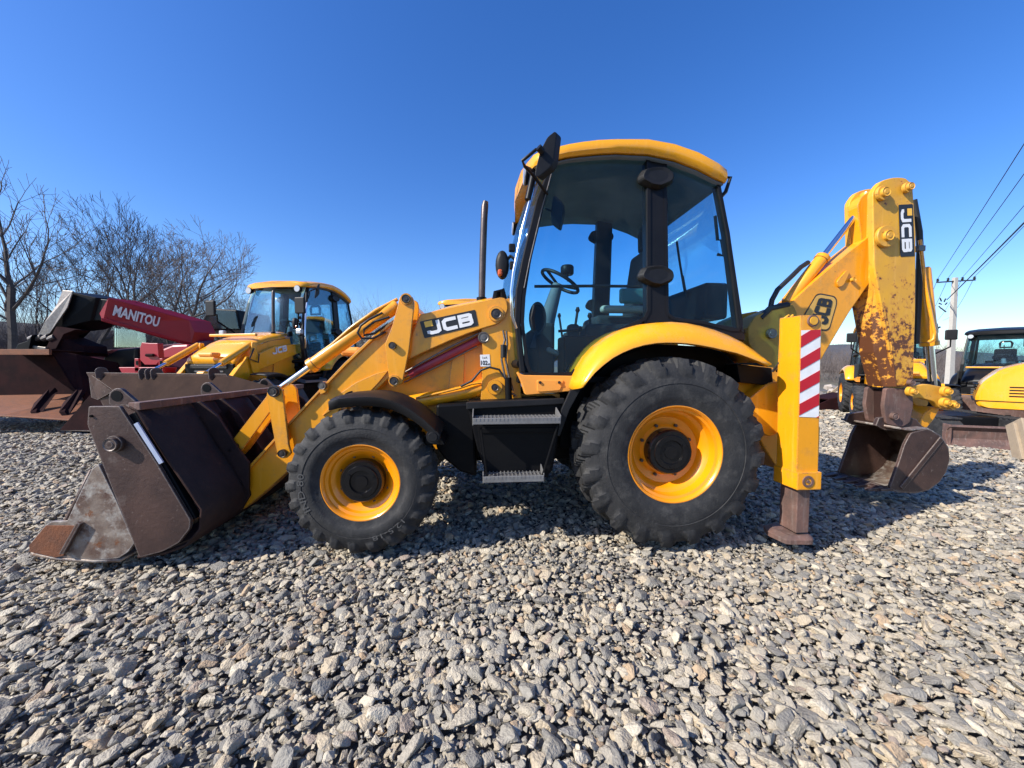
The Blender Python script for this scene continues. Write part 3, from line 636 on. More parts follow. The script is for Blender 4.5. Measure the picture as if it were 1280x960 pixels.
# roof
topl = [(662, 187), (672, 184), (684, 182), (695, 180), (712, 175.5), (729, 172.6), (750, 170), (773, 169), (813, 169), (846, 175), (875, 185), (900, 199), (912, 206), (915.5, 212)]
botl = [(664, 205), (674, 203), (684, 200), (695, 197), (712, 193), (729, 191), (750, 189), (773, 188), (813, 190), (846, 197), (875, 208), (900, 221), (909, 225), (913, 222)]
rv = .345; rings = []
for i, (a, b) in enumerate(zip(topl, botl)):
    pa, pb = P(*a, rv), P(*b, rv); zt, zb = pa.z, pb.z
    if i < 3: zt, zb = P(*topl[3], rv).z - (3 - i) * .012, P(*botl[3], rv).z - (3 - i) * .01
    ins = [.16, .07, .02, 0, 0, 0, 0, 0, 0, 0, 0, 0, .02, .06][i]
    v0, v1 = rv + ins, W - rv - ins; u = pa.x
    if i < 3: u = P(692, 185, rv).x - [.13, .11, .06][i]
    cs = []; h = zt - zb
    prof = [(v0 + .03, zb - .0), (v0 + .004, zb + .2 * h), (v0, zb + .45 * h), (v0 + .012, zb + .8 * h), (v0 + .05, zt), (v0 + .25, zt + .03), (W / 2, zt + .045)]
    cs = prof + [(W - v, z) for v, z in reversed(prof[:-1])] + [(W - v0 - .12, zb + .01), (W / 2, zb + .02), (v0 + .12, zb + .01)]
    bulge = lambda v: -.0
    rings.append([Vector((u - ((.10 * (1 - ((v - W / 2) / (W / 2 - rv)) ** 2)) if i < 3 else (.07 * (1 - ((v - W / 2) / (W / 2 - rv)) ** 2) if i == 3 else 0)), v, z)) for v, z in cs])
MB().loft(rings).build('roof', Mt['yellow_clean'], cab, smooth=40)
g = []
for q in botl[3:13]:
    p = P(*q, rv); g.append([Vector((p.x, rv + .05 + (W - 2 * rv - .10) * t / 6, p.z - .012)) for t in range(7)])
MB().sheet(g).build('roof_lining', Mt['lining'], cab, smooth=60, solid=.012)
# work lamps front and rear
for vv in (.52, W - .52):
    c0 = P(662, 214, .5); rec = Vector((P(692, 185, rv).x - .15, vv, P(*botl[3], rv).z - .06))
    o = MB().tube([rec + Vector((-.05, 0, 0)), rec + Vector((.03, 0, .0))], [.075, .05], 14).build('work_lamp', Mt['black'], cab, smooth=40)
    MB().tube([rec + Vector((-.062, 0, 0)), rec + Vector((-.051, 0, 0))], .066, 14).build('lamp_lens', Mt['lens'], cab, smooth=40)
c1 = P(912, 232, .5)
MB().tube([P(900, 222, .5), P(913, 222, .5), P(907, 240, .5), P(902, 245, .5)], .016, 8).build('rear_lamp_bracket', Mt['frame'], cab, smooth=40)
# grab rail and mirrors
MB().tube([PC(668, 228, -.07), PC(664, 245, -.09), PC(652, 290, -.09), PC(642, 340, -.09), PC(639, 365, -.09), PC(640, 395, -.08), PC(645, 410, -.03)], .014, 10).build('grab_rail', Mt['chrome'], cab, smooth=50)
MB().tube([PC(667, 218, -.08), PC(660, 250, -.09)], .026, 10).build('grab_rail_grip', Mt['frame'], cab, smooth=50)
mr = prism_pts([P(x, y, .12) for x, y in fillet([(693.5, 163.5), (696, 167), (692, 200), (688, 209), (672, 222), (668, 219), (670, 208), (675, 188), (684, 171)], 3)],
               [P(x, y, .12) + Vector((.045, .05, 0)) for x, y in fillet([(693.5, 163.5), (696, 167), (692, 200), (688, 209), (672, 222), (668, 219), (670, 208), (675, 188), (684, 171)], 3)]).build('mirror', Mt['plastic'], cab, .006)
MB().tube([P(676, 187, .11), P(670, 187, .11), P(653, 201, .16), P(656, 208, .2), P(667, 220, .26), PC(684, 243, 0)], .012, 8).build('mirror_arm', Mt['frame'], cab, smooth=40)
MB().tube([P(673, 184, .09), P(678, 190, .11)], .024, 10).build('mirror_joint', Mt['frame'], cab, smooth=40)
im = [P(x, y, .62) for x, y in fillet([(694, 244), (703, 252), (704, 264), (699, 287), (690, 281), (688, 270), (691, 246)], 3)]
prism_pts(im, [p + Vector((.03, .05, 0)) for p in im]).build('inner_mirror', Mt['frame'], cab, .004)
MB().tube([P(690, 264, .62), P(680, 260, .55)], .008, 6).build('inner_mirror_stalk', Mt['frame'], cab, smooth=40)
ind = P(628, 331, .42)
MB().loft([[Vector((ind.x + .055 * cos(a) * k, .42 + dv, ind.z + .115 * sin(a) * k)) for a in [2 * pi * i / 20 for i in range(20)]] for dv, k in ((-.03, .55), (-.018, .9), (.01, 1), (.04, .9), (.06, .5))]).build('indicator_housing', Mt['plastic'], cab, smooth=50)
a0 = P(625, 341, .38); MB().box(a0, (.035, .05, .05)).build('indicator_lens', Mt['amber'], cab, .012)
MB().tube([ind, P(638, 320, .42), P(646, 326, .40)], .014, 8).build('indicator_stalk', Mt['frame'], cab, smooth=40)
for x, y in ((640, 310), (641, 332)): MB().box(P(x, y, .38), (.05, .04, .06)).build('hinge_block', Mt['frame'], cab, .008)
MB().tube([P(619, 378, .55), P(621, 366, .55), P(627, 363, .55), P(630, 376, .55)], .03, 8).build('air_valve', Mt['black'], cab, smooth=40)
# floor, rear wall, interior
fl = [PC(655, 470, .05), PC(720, 470, .05)]
MB().box(((fl[0].x + P(800, 450, .4).x) / 2 + .1, W / 2, fl[0].z - .03), (P(800, 450, .4).x - fl[0].x + .3, W - .7, .05)).build('cab_floor', Mt['black'], cab, .005)
pl = P(760, 440, .6); MB().box((pl.x + .12, W / 2, pl.z + .08), (.62, 1.0, .34)).build('seat_base', Mt['seat'], cab, .04)
s0 = P(765, 408, 1.05)
def cushion(c, d, name, m_, rot=None, bev=.05): return MB().box(c, d, rot).build(name, m_, cab, bev, seg=4)
scx, scz = s0.x + .03, s0.z
cushion((scx, 1.12, scz + .02), (.5, .50, .14), 'seat_cushion', Mt['seat'])
cushion((scx + .28, 1.12, scz + .42), (.13, .48, .66), 'seat_back', Mt['seat'], Matrix.Rotation(R(8), 3, 'Y'))
hr = Vector((scx + .33, 1.12, scz + .90))
MB().tube([hr + Vector((0, a, b)) for a, b in ((-.12, -.1), (-.13, .04), (-.09, .1), (.09, .1), (.13, .04), (.12, -.1))], .03, 10, closed=True).build('head_rest', Mt['seat'], cab, smooth=40)
cushion((scx - .02, .80, scz + .13), (.42, .09, .07), 'arm_rest', Mt['seat_beige'])
cushion((scx + .12, .78, scz + .25), (.36, .05, .14), 'side_bolster', Mt['teal'])
# steering column and wheel
st0 = P(676, 438, 1.0); st1 = P(697, 356, 1.05)
MB().tube([st0, P(684, 400, 1.0), st1], [.11, .075, .05], 14).build('steering_column', Mt['lining'], cab, smooth=50)
cw = P(700, 352, 1.08); ax = Vector((.5, 0, .86)).normalized(); e1 = Vector((0, 1, 0)); e2 = ax.cross(e1)
MB().tube([cw + (e1 * cos(a) + e2 * sin(a)) * .20 for a in [2 * pi * i / 32 for i in range(32)]], .017, 8, closed=True).build('steering_wheel', Mt['plastic'], cab, smooth=60)
for a in (0, 2.1, 4.2): MB().tube([cw - ax * .04, cw + (e1 * cos(a) + e2 * sin(a)) * .2], .014, 8).build('wheel_spoke', Mt['plastic'], cab, smooth=50)
c0 = P(709, 338, .95); MB().tube([c0 + Vector((0, 0, -.045)), c0 + Vector((0, 0, -.03)), c0 + Vector((0, 0, .03)), c0 + Vector((0, 0, .045))], [.05, .062, .062, .05], 14).build('lamp_on_dash', Mt['black'], cab, smooth=40)
MB().tube([c0, P(710, 352, .95)], .008, 6).build('lamp_stalk', Mt['black'], cab)
cushion(P(673, 440, 1.3) + Vector((0, .1, 0)), (.16, 1.2, .5), 'dash_panel', Mt['seat'], None, .04)
cushion(P(716, 418, .75), (.10, .12, .18), 'lever_gaiter', Mt['hose'], None, .03)
for (x0, y0, x1, y1, vv) in ((718, 415, 722, 388, .75), (698, 414, 725, 412, .62), (740, 430, 737, 395, .8), (704, 430, 699, 395, 1.5)):
    MB().tube([P(x0, y0, vv), P(x1, y1, vv)], .012, 8).build('control_lever', Mt['plastic'], cab, smooth=40)
    k = P(x1, y1, vv); MB().tube([k + Vector((0, 0, -.02)), k, k + Vector((0, 0, .03))], [.012, .022, .012], 10).build('lever_knob', Mt['frame'], cab, smooth=50)
cushion(P(720, 445, .7), (.28, .30, .34), 'console', Mt['black'], None, .02)
cushion(P(688, 440, .9), (.12, .3, .05), 'crumpled_cloth', Mt['seat_beige'], Matrix.Rotation(.4, 3, 'Y'), .02)
cushion(P(858, 386, 1.1), (.22, 1.0, .32), 'rear_console', Mt['black'], None, .03)
MB().tube([P(858, 372, .9), P(853, 345, .9)], .013, 8).build('control_lever', Mt['plastic'], cab, smooth=40)
# step panel under the door
plate('door_step_panel', fillet([(646, 465), (655, 469), (719, 470), (713, 489), (657, 494), (652, 478)], 2), .27, .36, Mt['orange'], root, .006)
sp = bpy.data.objects['door_step_panel']
plate('recessed_panel', fillet([(671, 475), (705, 475), (700, 488), (672, 490)], 2), .262, .272, Mt['orange'], sp, .003)
for x in (675, 699): pin(x, 478, .262, .011, sp, Mt['pin'], L=.01, name='bolt')
fc2 = far_copy(sp)

# --- rear mudguard: curved shell over the wheel
outer_ = [(715, 487), (719, 475), (726, 461), (735, 447), (747, 434), (761, 423), (777, 414), (790, 409.5), (803, 406), (820, 404), (839, 403), (858, 404.5), (875, 408), (893, 413), (911, 420), (927, 428), (943, 439), (953, 447), (960, 454)]
inner_ = [(729, 484), (735, 475.5), (743, 466), (754, 456), (766, 447), (778, 440.5), (791, 435), (805, 431), (820, 428.5), (833, 427.8), (846, 428), (860, 429), (875, 431), (891, 434), (908, 438), (921, 441), (936, 446.5), (950, 452), (961, 457)]
g = []
for (a, b) in zip(outer_, inner_):
    pi_, po = P(*b, .035), P(*a, .16); row = []
    row.append(pi_ + Vector((0, .03, -.006))); row.append(pi_)
    for t in (.15, .35, .6, .85, 1):
        v = .035 + .125 * t ** 2.0; q = pi_.lerp(po, t); row.append(Vector((q.x, v, q.z)))
    for v in (.26, .40, .55): row.append(Vector((po.x + (0), v, po.z + .006)))
    g.append(row)
fen = MB().sheet(g).build('rear_mudguard', Mt['yellow_clean'], root, smooth=55, solid=.008)
far_copy(fen)
# dark inner arch
g = []
for i in range(19):
    a = R(172 - i * 8.8); g.append([Vector((rc.x - .015 + .80 * cos(a), v, .668 + .80 * sin(a))) for v in (.12, .56)])
# black flap below the guard's front end
plate('arch_flap', [(713, 488), (727, 485), (712, 512), (700, 545), (697, 545), (702, 512)], .14, .17, Mt['plastic'], root, .004)
plate('arch_panel', [(716, 488), (730, 484), (768, 447), (820, 430), (878, 433), (940, 450), (960, 458), (960, 500), (930, 560), (700, 560), (702, 520)], .56, .60, Mt['black'], root, .004)
plate('arch_panel', [(716, 488), (730, 484), (768, 447), (820, 430), (878, 433), (940, 450), (960, 458), (960, 500), (930, 560), (700, 560), (702, 520)], W - .6, W - .56, Mt['black'], root, .004, seen=.56)
# floor under the cab, tank and steps
plate('side_tank', [(545, 506), (592, 503), (596, 596), (575, 590), (556, 575), (545, 560)], .42, .95, Mt['black'], root, .02)
plate('fuel_tank', fillet([(583, 504), (705, 499), (702, 520), (696, 560), (690, 592), (608, 594), (596, 560)], 4), .22, .8, Mt['black'], root, .012)
ft = bpy.data.objects['fuel_tank']
plate('tank_rib', [(600, 535), (700, 534), (699, 541), (602, 542)], .20, .225, Mt['black'], ft, .006)
plate('side_rail', [(583, 503), (706, 498), (706, 505), (583, 512)], .19, .25, Mt['plastic'], ft, .006)
def step(name, x0, x1, ytop, ybot, v0, v1):
    a, b = P(x0, ybot, v0), P(x1, ybot, v0); z = a.z; r = MB().box(((a.x + b.x) / 2, v0 + .008, z + .017), (b.x - a.x, .012, .045)).build(name, Mt['galv'], ft, .003)
    for k in range(int((b.x - a.x) / .028)):
        MB().box((a.x + .02 + k * .028, (v0 + v1) / 2, z + .028), (.007, v1 - v0, .018)).build('tread_bar', Mt['galv'], ft) if k % 1 == 0 else 0
    for v in np.linspace(v0 + .05, v1 - .01, 3): MB().box(((a.x + b.x) / 2, v, z + .024), (b.x - a.x, .006, .022)).build('tread_bar', Mt['galv'], ft)
    for u in (a.x, b.x):
        MB().bar((u, v0 + .01, z + .02), (u, v1, z + .06), .07, .008, (1, 0, 0)).build('step_end', Mt['galv'], ft, .002)
step('step', 591, 701, 518, 530, .03, .22)
step('step', 604, 680, 590, 603, .06, .26)
plate('step_riser', [(597, 532), (699, 531), (694, 560), (685, 597), (607, 597), (600, 560)], .21, .235, Mt['black'], ft, .004)
MB().tube([P(601, 534, .06), P(609, 598, .08)], .008, 6).build('step_stay', Mt['black'], ft); MB().tube([P(697, 532, .06), P(677, 598, .08)], .008, 6).build('step_stay', Mt['black'], ft)
plate('fuel_tank', fillet([(583, 504), (705, 499), (702, 520), (696, 560), (690, 592), (608, 594), (596, 560)], 4), .22, .8, Mt['black'], root, .012)
o = bpy.data.objects['fuel_tank.001']
for v in o.data.vertices: v.co.y = W - v.co.y
o.data.flip_normals()
MB().box((rc.x - .8, W / 2, .62), (1.9, .7, .36)).build('gearbox', Mt['black'], root, .04)
# exhaust stack
ex = MB().tube([P(602, 392, .80), P(602.5, 360, .80), P(603.5, 320, .80), P(605, 275, .80), P(606, 258, .80), P(607, 252, .80)], [.030, .030, .030, .030, .031, .024], 16).build('exhaust_stack', Mt['steel'], root, smooth=50)
ex.data.materials[0] = mat('sooty_exhaust_steel', (.075, .060, .055), .4, metal=.6, var=(.14, .11, .10), vscale=8, grain=.1)
MB().tube([P(602, 388, .80), P(602, 372, .80)], .045, 16).build('exhaust_collar', Mt['black'], ex, smooth=30)
# small cream cover seen between the arms
MB().box(P(444, 440, 1.0), (.18, .3, .08)).build('washer_cover', Mt['orange'], root, .03)
# ---------------------------------------------------------------- rear frame, stabilisers and backhoe
def mirrored(o):
    for v in o.data.vertices: v.co.y = W - v.co.y
    o.data.flip_normals()
fr_ = plate('rear_frame', fillet([(925, 455), (990, 462), (990, 560), (975, 590), (955, 560), (935, 520), (920, 490)], 4), .42, W - .42, Mt['yellow'], root, .01)
plate('frame_web', fillet([(934, 500), (962, 478), (985, 476), (985, 535), (962, 548), (944, 532)], 6), .28, .40, Mt['yellow'], fr_, .008)
plate('frame_bracket', [(921, 455), (965, 460), (967, 482), (925, 478)], .30, .46, Mt['black'], fr_, .006)
# stabiliser: hollow column, inner leg and foot
def stab(near):
    n0 = len(root.children)
    a = [P(x, y, .0) for x, y in [(1001, 394), (1027.5, 394), (1025, 500), (1022.5, 612), (995, 612), (998.5, 500)]]
    b = [Vector((p.x, .20, p.z)) for p in a]
    col = prism_pts(a, b).build('stabiliser', Mt['yellow'], root, .006)
    c = [P(x, y, .20) for x, y in [(976, 396), (992, 396), (990, 600), (974, 600)]]
    # flange on the inner edge, wavy profile
    fl_ = [P(x, y, .20) for x, y in [(978.5, 397), (990, 397), (990, 606), (976, 602), (975, 575), (978, 560), (975, 520), (974, 480), (976, 440)]]
    prism_pts(fl_, [Vector((p.x, .225, p.z)) for p in fl_]).build('column_flange', Mt['yellow'], col, .003)
    z0, z1 = P(1000, 612, 0).z, P(1000, 590, 0).z; u0, u1 = P(996, 612, 0).x - .012, P(1022.5, 612, 0).x + .010
    MB().box(((u0 + u1) / 2, .10, (z0 + z1) / 2 + .0), (u1 - u0, .236, z1 - z0)).build('column_collar', Mt['yellow'], col, .006)
    MB().box(((u0 + u1) / 2 - .005, .105, .36 - .0), (.105, .165, .66)).build('inner_leg', Mt['rust_brown'], col, .006)
    uc = (u0 + u1) / 2
    f0 = [Vector((uc + x, .10 + y, -.045)) for x, y in fillet([(-.15, -.10), (.05, -.12), (.10, -.06), (.10, .14), (.04, .20), (-.12, .18), (-.18, .06)], .03)]
    MB().loft([f0, [p + Vector((0, 0, .035)) for p in f0], [Vector((uc + (p.x - uc) * .75, .10 + (p.y - .10) * .75, .015)) for p in f0]]).build('foot_plate', Mt['rust_brown'], col, .004)
    cp = P(1010, 602, -.02)
    MB().lathe([(0, .001), (0, .012), (.008, .014), (.008, .026), (0, .028), (0, .044), (.02, .046)], (cp.x, -.025, cp.z), 24).build('pin', Mt['rust_brown'], col, smooth=30)
    cp = P(1017, 401, -.01)
    MB().lathe([(0, .001), (0, .03), (.02, .032)], (cp.x, -.016, cp.z), 20).build('pin', Mt['yellow_worn'], col, smooth=30)
    MB().lathe([(0, .032), (0, .042), (.014, .044), (.014, .001)], (cp.x, -.012, cp.z), 20).build('pin_washer', Mt['rust_brown'], col, smooth=30)
    MB().box((u1 + .018, .1, P(1030, 555, 0).z), (.035, .10, .24)).build('guide_block', Mt['yellow_worn'], col, .006)
    # striped board: white sheet with slanting red bars
    ps = [(1001.5, 413), (1026, 412), (1023.5, 522), (999, 521)]
    qm = quadmap(M, [ps[3], ps[2], ps[1], ps[0]], -.003); qm2 = quadmap(M, [ps[3], ps[2], ps[1], ps[0]], -.0055); qm1 = quadmap(M, [ps[3], ps[2], ps[1], ps[0]], -.0012)
    prism_pts([qm(s, t) for s, t in ((0, 0), (1, 0), (1, 1), (0, 1))], [qm1(s, t) for s, t in ((0, 0), (1, 0), (1, 1), (0, 1))]).build('stripe_board', Mt['white'], col)
    for k in range(-1, 5):
        t0 = .015 + k * .262; t1 = t0 + .135; sl_ = .13
        poly = [(0, t0), (1, t0 + sl_), (1, t1 + sl_), (0, t1)]
        def clip(poly, keep, cut):
            out = []
            for i in range(len(poly)):
                a_, b_ = poly[i], poly[(i + 1) % len(poly)]
                if keep(a_): out.append(a_)
                if keep(a_) != keep(b_): s_ = (cut - a_[1]) / (b_[1] - a_[1]); out.append((a_[0] + (b_[0] - a_[0]) * s_, cut))
            return out
        poly = clip(poly, lambda q: q[1] <= 1, 1) if poly else poly
        poly = clip(poly, lambda q: q[1] >= 0, 0) if poly else poly
        if len(poly) < 3: continue
        prism_pts([qm(s, t) for s, t in poly], [qm2(s, t) for s, t in poly]).build('red_stripe', Mt['redstripe'], col)
    # hydraulic block with pipes
    bx = P(985, 411, .20); MB().box(bx + Vector((0, -.0, 0)), (.075, .06, .06)).build('valve_block', Mt['galv'], col, .005)
    for dx in (-2, 3):
        MB().tube([P(983 + dx, 408, .19), P(982 + dx, 398, .19), P(988 + dx, 394, .19)], .008, 8).build('pipe', Mt['yellow_worn'], col, smooth=50)
        MB().tube([P(983 + dx, 413, .18), P(983 + dx, 432, .17), P(978 + dx, 452, .2), P(968 + dx, 464, .3)], .011, 8).build('hose', Mt['steel'], col, smooth=50)
    return col
sb = stab(True)
sf = far_copy(sb)

VB = 1.02                                             # near face of the boom
Y1, YW, RB = Mt['yellow'], Mt['yellow_worn'], Mt['rust_brown']
kp = plate('kingpost', fillet([(935, 410), (944, 395), (970, 384), (992, 380), (1000, 400), (998, 440), (992, 470), (980, 490), (966, 480), (955, 455), (936, 430)], 4), VB - .12, VB + .06, YW, root, .01)
kp.data.materials[0] = Mt['kp'] = mat('dull_yellow_casting', (.42, .24, .02), .5, var=(.30, .18, .03), vscale=5, dirt=(.12, .07, .03), dscale=6, dthr=(.55, .8))
plate('kingpost_plate', fillet([(935, 410), (944, 395), (970, 384), (992, 380), (1000, 400), (998, 440), (992, 470), (980, 490), (966, 480), (955, 455), (936, 430)], 4), VB + .34, VB + .5, Mt['kp'], kp, .01, seen=VB - .12)
plate('slide_frame', [(950, 470), (1000, 470), (1000, 520), (950, 520)], .5, W - .5, Y1, kp, .01)
pin(963, 417, VB - .13, .05, kp, Mt['steel'])
bo = plate('boom', fillet([(968, 412), (985, 382), (1020, 350), (1060, 316), (1092, 291), (1108, 290), (1112, 318), (1098, 338), (1062, 390), (1032, 440), (1020, 462), (1000, 470), (975, 455)], 4), VB, VB + .22, Y1, root, .008)
far_plate = [(1072, 256), (1077, 246), (1086, 240), (1096, 236), (1104, 245), (1106, 290), (1092, 298), (1078, 304)]
plate('boom_nose', fillet(far_plate, 3), VB + .03, VB + .14, Y1, bo, .008)
plate('grease_boss', fillet([(1046, 352), (1059, 337), (1063, 340), (1055, 357), (1049, 360)], 3), VB - .02, VB, Y1, bo, .006)
pin(1064.5, 350, VB - .01, .02, bo, Mt['yellow_worn'])
pin(983, 413, VB - .01, .02, bo, Mt['yellow_worn'])
q = [(1040, 412), (1045, 372), (1022, 367), (1006, 402)]
tr = [P(x, y, VB - .001) for x, y in fillet([(1000, 404), (1006, 391), (1020, 368), (1025, 366.5), (1043, 370), (1046, 374), (1046, 380), (1037, 411), (1033, 414), (1015, 412)], 3)]
prism_pts(tr, [p + Vector((0, -.002, 0)) for p in tr]).build('logo_plate', Mt['decal_black'], bo)
cc = sum(tr, Vector()) / len(tr)
tr2 = [cc + (p - cc) * .92 + Vector((0, -.0025, 0)) for p in tr]; prism_pts(tr2, [p + Vector((0, -.0015, 0)) for p in tr2]).build('logo_field', Mt['decal_yellow'], bo)
logo(M, [(1036, 409), (1043, 373), (1023, 370), (1010, 402)], VB - .004, bo, None, Mt['decal_black'], wd=.30, pad=.08, asp=.9)
# boom ram on top
rb_ = ram((983, 379), (1029, 321), (1083, 252), .060, .030, VB + .10, bo, Y1, 'boom_ram'); 
MB().tube([P(1070, 262, VB + .1), P(1080, 250, VB + .1), P(1083, 244, VB + .1)], [.03, .05, .06], 12).build('ram_clevis', Y1, bo, smooth=30)
for k, (x0, y0, x1, y1) in enumerate([(1000, 366, 1092, 288), (1006, 366, 1092, 292), (1012, 363, 1090, 296)]):
    MB().tube([P(x0, y0, VB + .12 + k * .05), P((x0 + x1) / 2, (y0 + y1) / 2 - 3, VB + .12 + k * .05), P(x1, y1, VB + .12 + k * .05)], .014, 8).build('hose', Mt['hose'], bo, smooth=50)
MB().tube([P(1010, 328, VB + .1), P(1001, 334, VB + .08), P(990, 345, VB + .05), P(972, 362, VB), P(965, 375, VB), P(962, 390, VB), P(964, 400, VB)], .024, 10).build('hose', Mt['hose'], bo, smooth=50)
MB().tube([P(950, 398, VB - .1), P(962, 386, VB - .1), P(985, 381, VB - .1)], .03, 8).build('hose_sleeve', Mt['hose'], kp, smooth=50)
# dipper
VD = VB - .10
# side plates with the lower box between
dp = plate('dipper', fillet([(1091, 240), (1101, 226), (1117, 221.5), (1133, 222), (1141, 232), (1145, 292), (1144.5, 390), (1141.5, 482), (1121, 484), (1112, 440), (1096, 350), (1093, 335)], 5), VD, VD + .06, Mt['dipper'], root, .008)
dp2 = plate('dipper_far_plate', fillet([(1091, 240), (1101, 226), (1117, 221.5), (1133, 222), (1141, 232), (1145, 292), (1144.5, 390), (1141.5, 482), (1121, 484), (1112, 440), (1096, 350), (1093, 335)], 5), VD + .24, VD + .30, Mt['dipper'], dp, .008, seen=VD)
a = [P(1094, 330, VD + .02), P(1100, 350, VD + .02), P(1121, 484, VD + .01)]
n1 = [P(x, y, VD) for x, y in [(1097, 332), (1106, 372), (1114, 425), (1121, 483)]]
n2 = [P(x, y, VD + .09) for x, y in [(1093, 338), (1089.5, 400), (1093, 440), (1104, 483)]]
n3 = [Vector((p.x, VD + .24, p.z)) for p in n2]
MB().loft([n1, n2, n3], False, False).build('dipper_front_plate', Mt['dipper_low'], dp, .002, solid=.02)
plate('dipper_box', [(1101, 236), (1130, 228), (1138, 240), (1141, 300), (1139, 480), (1121, 481), (1112, 438), (1098, 345)], VD + .055, VD + .24, Mt['dipper'], dp, .006, seen=VD)
for x, y, r, cl in ((1102, 242, .045, .07), (1133, 235, .035, .05), (1106, 296, .05, .105)):
    pin(x, y, VD - .02, r, dp, Mt['yellow_worn'], L=.05, collar=(YW, cl))
pin(1136, 478, VD - .01, .03, dp, RB, L=.04)
logo(M, [(1123, 256), (1125.5, 321), (1143.3, 320), (1141, 255)], VD - .001, dp, Mt['decal_black'], Mt['white'], badge=Mt['badge'], wd=.31, pad=.14, asp=1.3)
# inner leg down behind the gap: far part of the boom seen between
plate('boom_far_brace', [(1082, 352), (1094, 345), (1098, 400), (1094, 430)], VD + .28, VD + .34, Mt['kp'], dp, .004)
# bucket ram behind the dipper
br = ram((1152, 335), (1162, 432), (1166, 482), .070, .036, VD + .22, dp, Y1, 'bucket_ram')
bpy.data.objects[br.children[0].name].data.materials[0] = Mt['frame']
MB().tube([P(1150, 300, VD + .15), P(1153, 325, VD + .13), P(1157, 360, VD + .12), P(1168, 415, VD + .1), P(1167, 424, VD + .1), P(1160, 428, VD + .12)], .016, 8).build('feed_pipe', Y1, dp, smooth=50)
MB().tube([P(1142, 250, VD + .2), P(1149, 290, VD + .2), P(1150, 310, VD + .2), P(1148, 370, VD + .2), P(1145, 430, VD + .2)], .028, 8).build('hose', Mt['hose'], dp, smooth=50)
MB().box(P(1149, 311, VD + .15), (.08, .06, .06)).build('pipe_clamp', Mt['steel'], dp, .006)
# linkage to the bucket
plate('tipping_link', fillet([(1134, 488), (1142, 482), (1160, 480), (1180, 484), (1189, 492), (1192, 508), (1187, 513), (1176, 511), (1168, 502), (1150, 497), (1138, 499)], 3), VD + .04, VD + .10, YW, dp, .008)
plate('tipping_link', fillet([(1134, 488), (1142, 482), (1160, 480), (1180, 484), (1189, 492), (1192, 508), (1187, 513), (1176, 511), (1168, 502), (1150, 497), (1138, 499)], 3), VD + .26, VD + .31, YW, dp, .008, seen=VD + .04)
for x, y in ((1137, 489), (1180, 489), (1179, 503), (1188, 506)): pin(x, y, VD + .0, .028, dp, Mt['yellow_worn'], L=.06, collar=(YW, .05))
plate('bucket_link', fillet([(1166, 508), (1175, 511), (1168, 524), (1158, 536), (1148, 530), (1156, 516)], 2), VD + .12, VD + .34, Y1, dp, .01)
qh = plate('quick_hitch', fillet([(1108, 485), (1140, 486), (1142, 505), (1138, 528), (1128, 534), (1108, 530), (1105, 508)], 3), VD + .02, VD + .06, RB, dp, .006)
qh2 = plate('quick_hitch', fillet([(1112, 485), (1140, 486), (1142, 505), (1138, 528), (1128, 534), (1113, 530), (1109, 508)], 3), VD + .24, VD + .28, RB, dp, .006, seen=VD + .02)
plate('hitch_core', [(1122, 488), (1138, 488), (1136, 526), (1122, 526)], VD + .06, VD + .24, Mt['rust_shaded'], dp, .006, seen=VD)
pin(1115, 520, VD + .02, .035, dp, RB, L=.04)
# digging bucket
prof = [(1118, 534), (1139, 538), (1160, 536), (1176, 545), (1186, 560), (1187.5, 574), (1183, 590), (1175, 602), (1162, 612), (1145, 616), (1128, 615), (1112, 612)]
nb = [P(x, y, VD - .06) for x, y in prof]; v0, v1 = VD - .06, VD + .52
side = fillet([(1139, 541), (1160, 536), (1176, 545), (1186, 560), (1187.5, 574), (1183, 590), (1175, 602), (1162, 612), (1145, 616), (1128, 615), (1112, 611), (1124, 578), (1131, 556)], 3)
db = plate('digging_bucket', side, v0, v0 + .03, Mt['rust'], root, .004)
sd = [P(x, y, v0) for x, y in side]
prism_pts([Vector((p.x, v1 - .03, p.z)) for p in sd], [Vector((p.x, v1, p.z)) for p in sd]).build('far_side_plate', Mt['rust'], db, .004)
c_ = sum(nb, Vector()) / len(nb)
g = [[Vector((p.x, v, p.z)) for v in (v0 + .01, v1 - .01)] for p in nb]
MB().sheet(g).build('bucket_shell', Mt['rust_worn'], db, smooth=50, solid=.022)
e0, e1 = P(1112, 612, v0), P(1098, 611, v0)
MB().bar((e0.x - .02, v0, e0.z - .005), (e0.x - .02, v1, e0.z - .005), .14, .028, (0, 0, 1)).build('cutting_lip', Mt['rust'], db, .004)
for k in range(5):
    v = v0 + .05 + k * (v1 - v0 - .1) / 4
    MB().loft([[Vector((e0.x - .06 + .0, v + a * .035, e0.z + b * .025)) for a, b in ((-1, -1), (1, -1), (1, 1), (-1, 1))], [Vector((e0.x - .20, v + a * .022, e0.z - .012 + b * .01)) for a, b in ((-1, -1), (1, -1), (1, 1), (-1, 1))]]).build('tooth', Mt['rust'], db, .004)
for vv in (v0 + .1, v0 + .42):
    pp = [P(x, y, v0) for x, y in [(1108, 534), (1112, 524), (1140, 520), (1160, 526), (1170, 538), (1150, 541), (1120, 540)]]
    prism_pts([Vector((p.x, vv, p.z)) for p in pp], [Vector((p.x, vv + .04, p.z)) for p in pp]).build('hanger_lug', Mt['rust'], db, .005)
a_, b_ = P(1126, 610, v0), P(1176, 548, v0)
MB().bar(a_ + Vector((0, -.006, 0)), b_ + Vector((0, -.006, 0)), .05, .012).build('side_stiffener', Mt['rust'], db, .003)
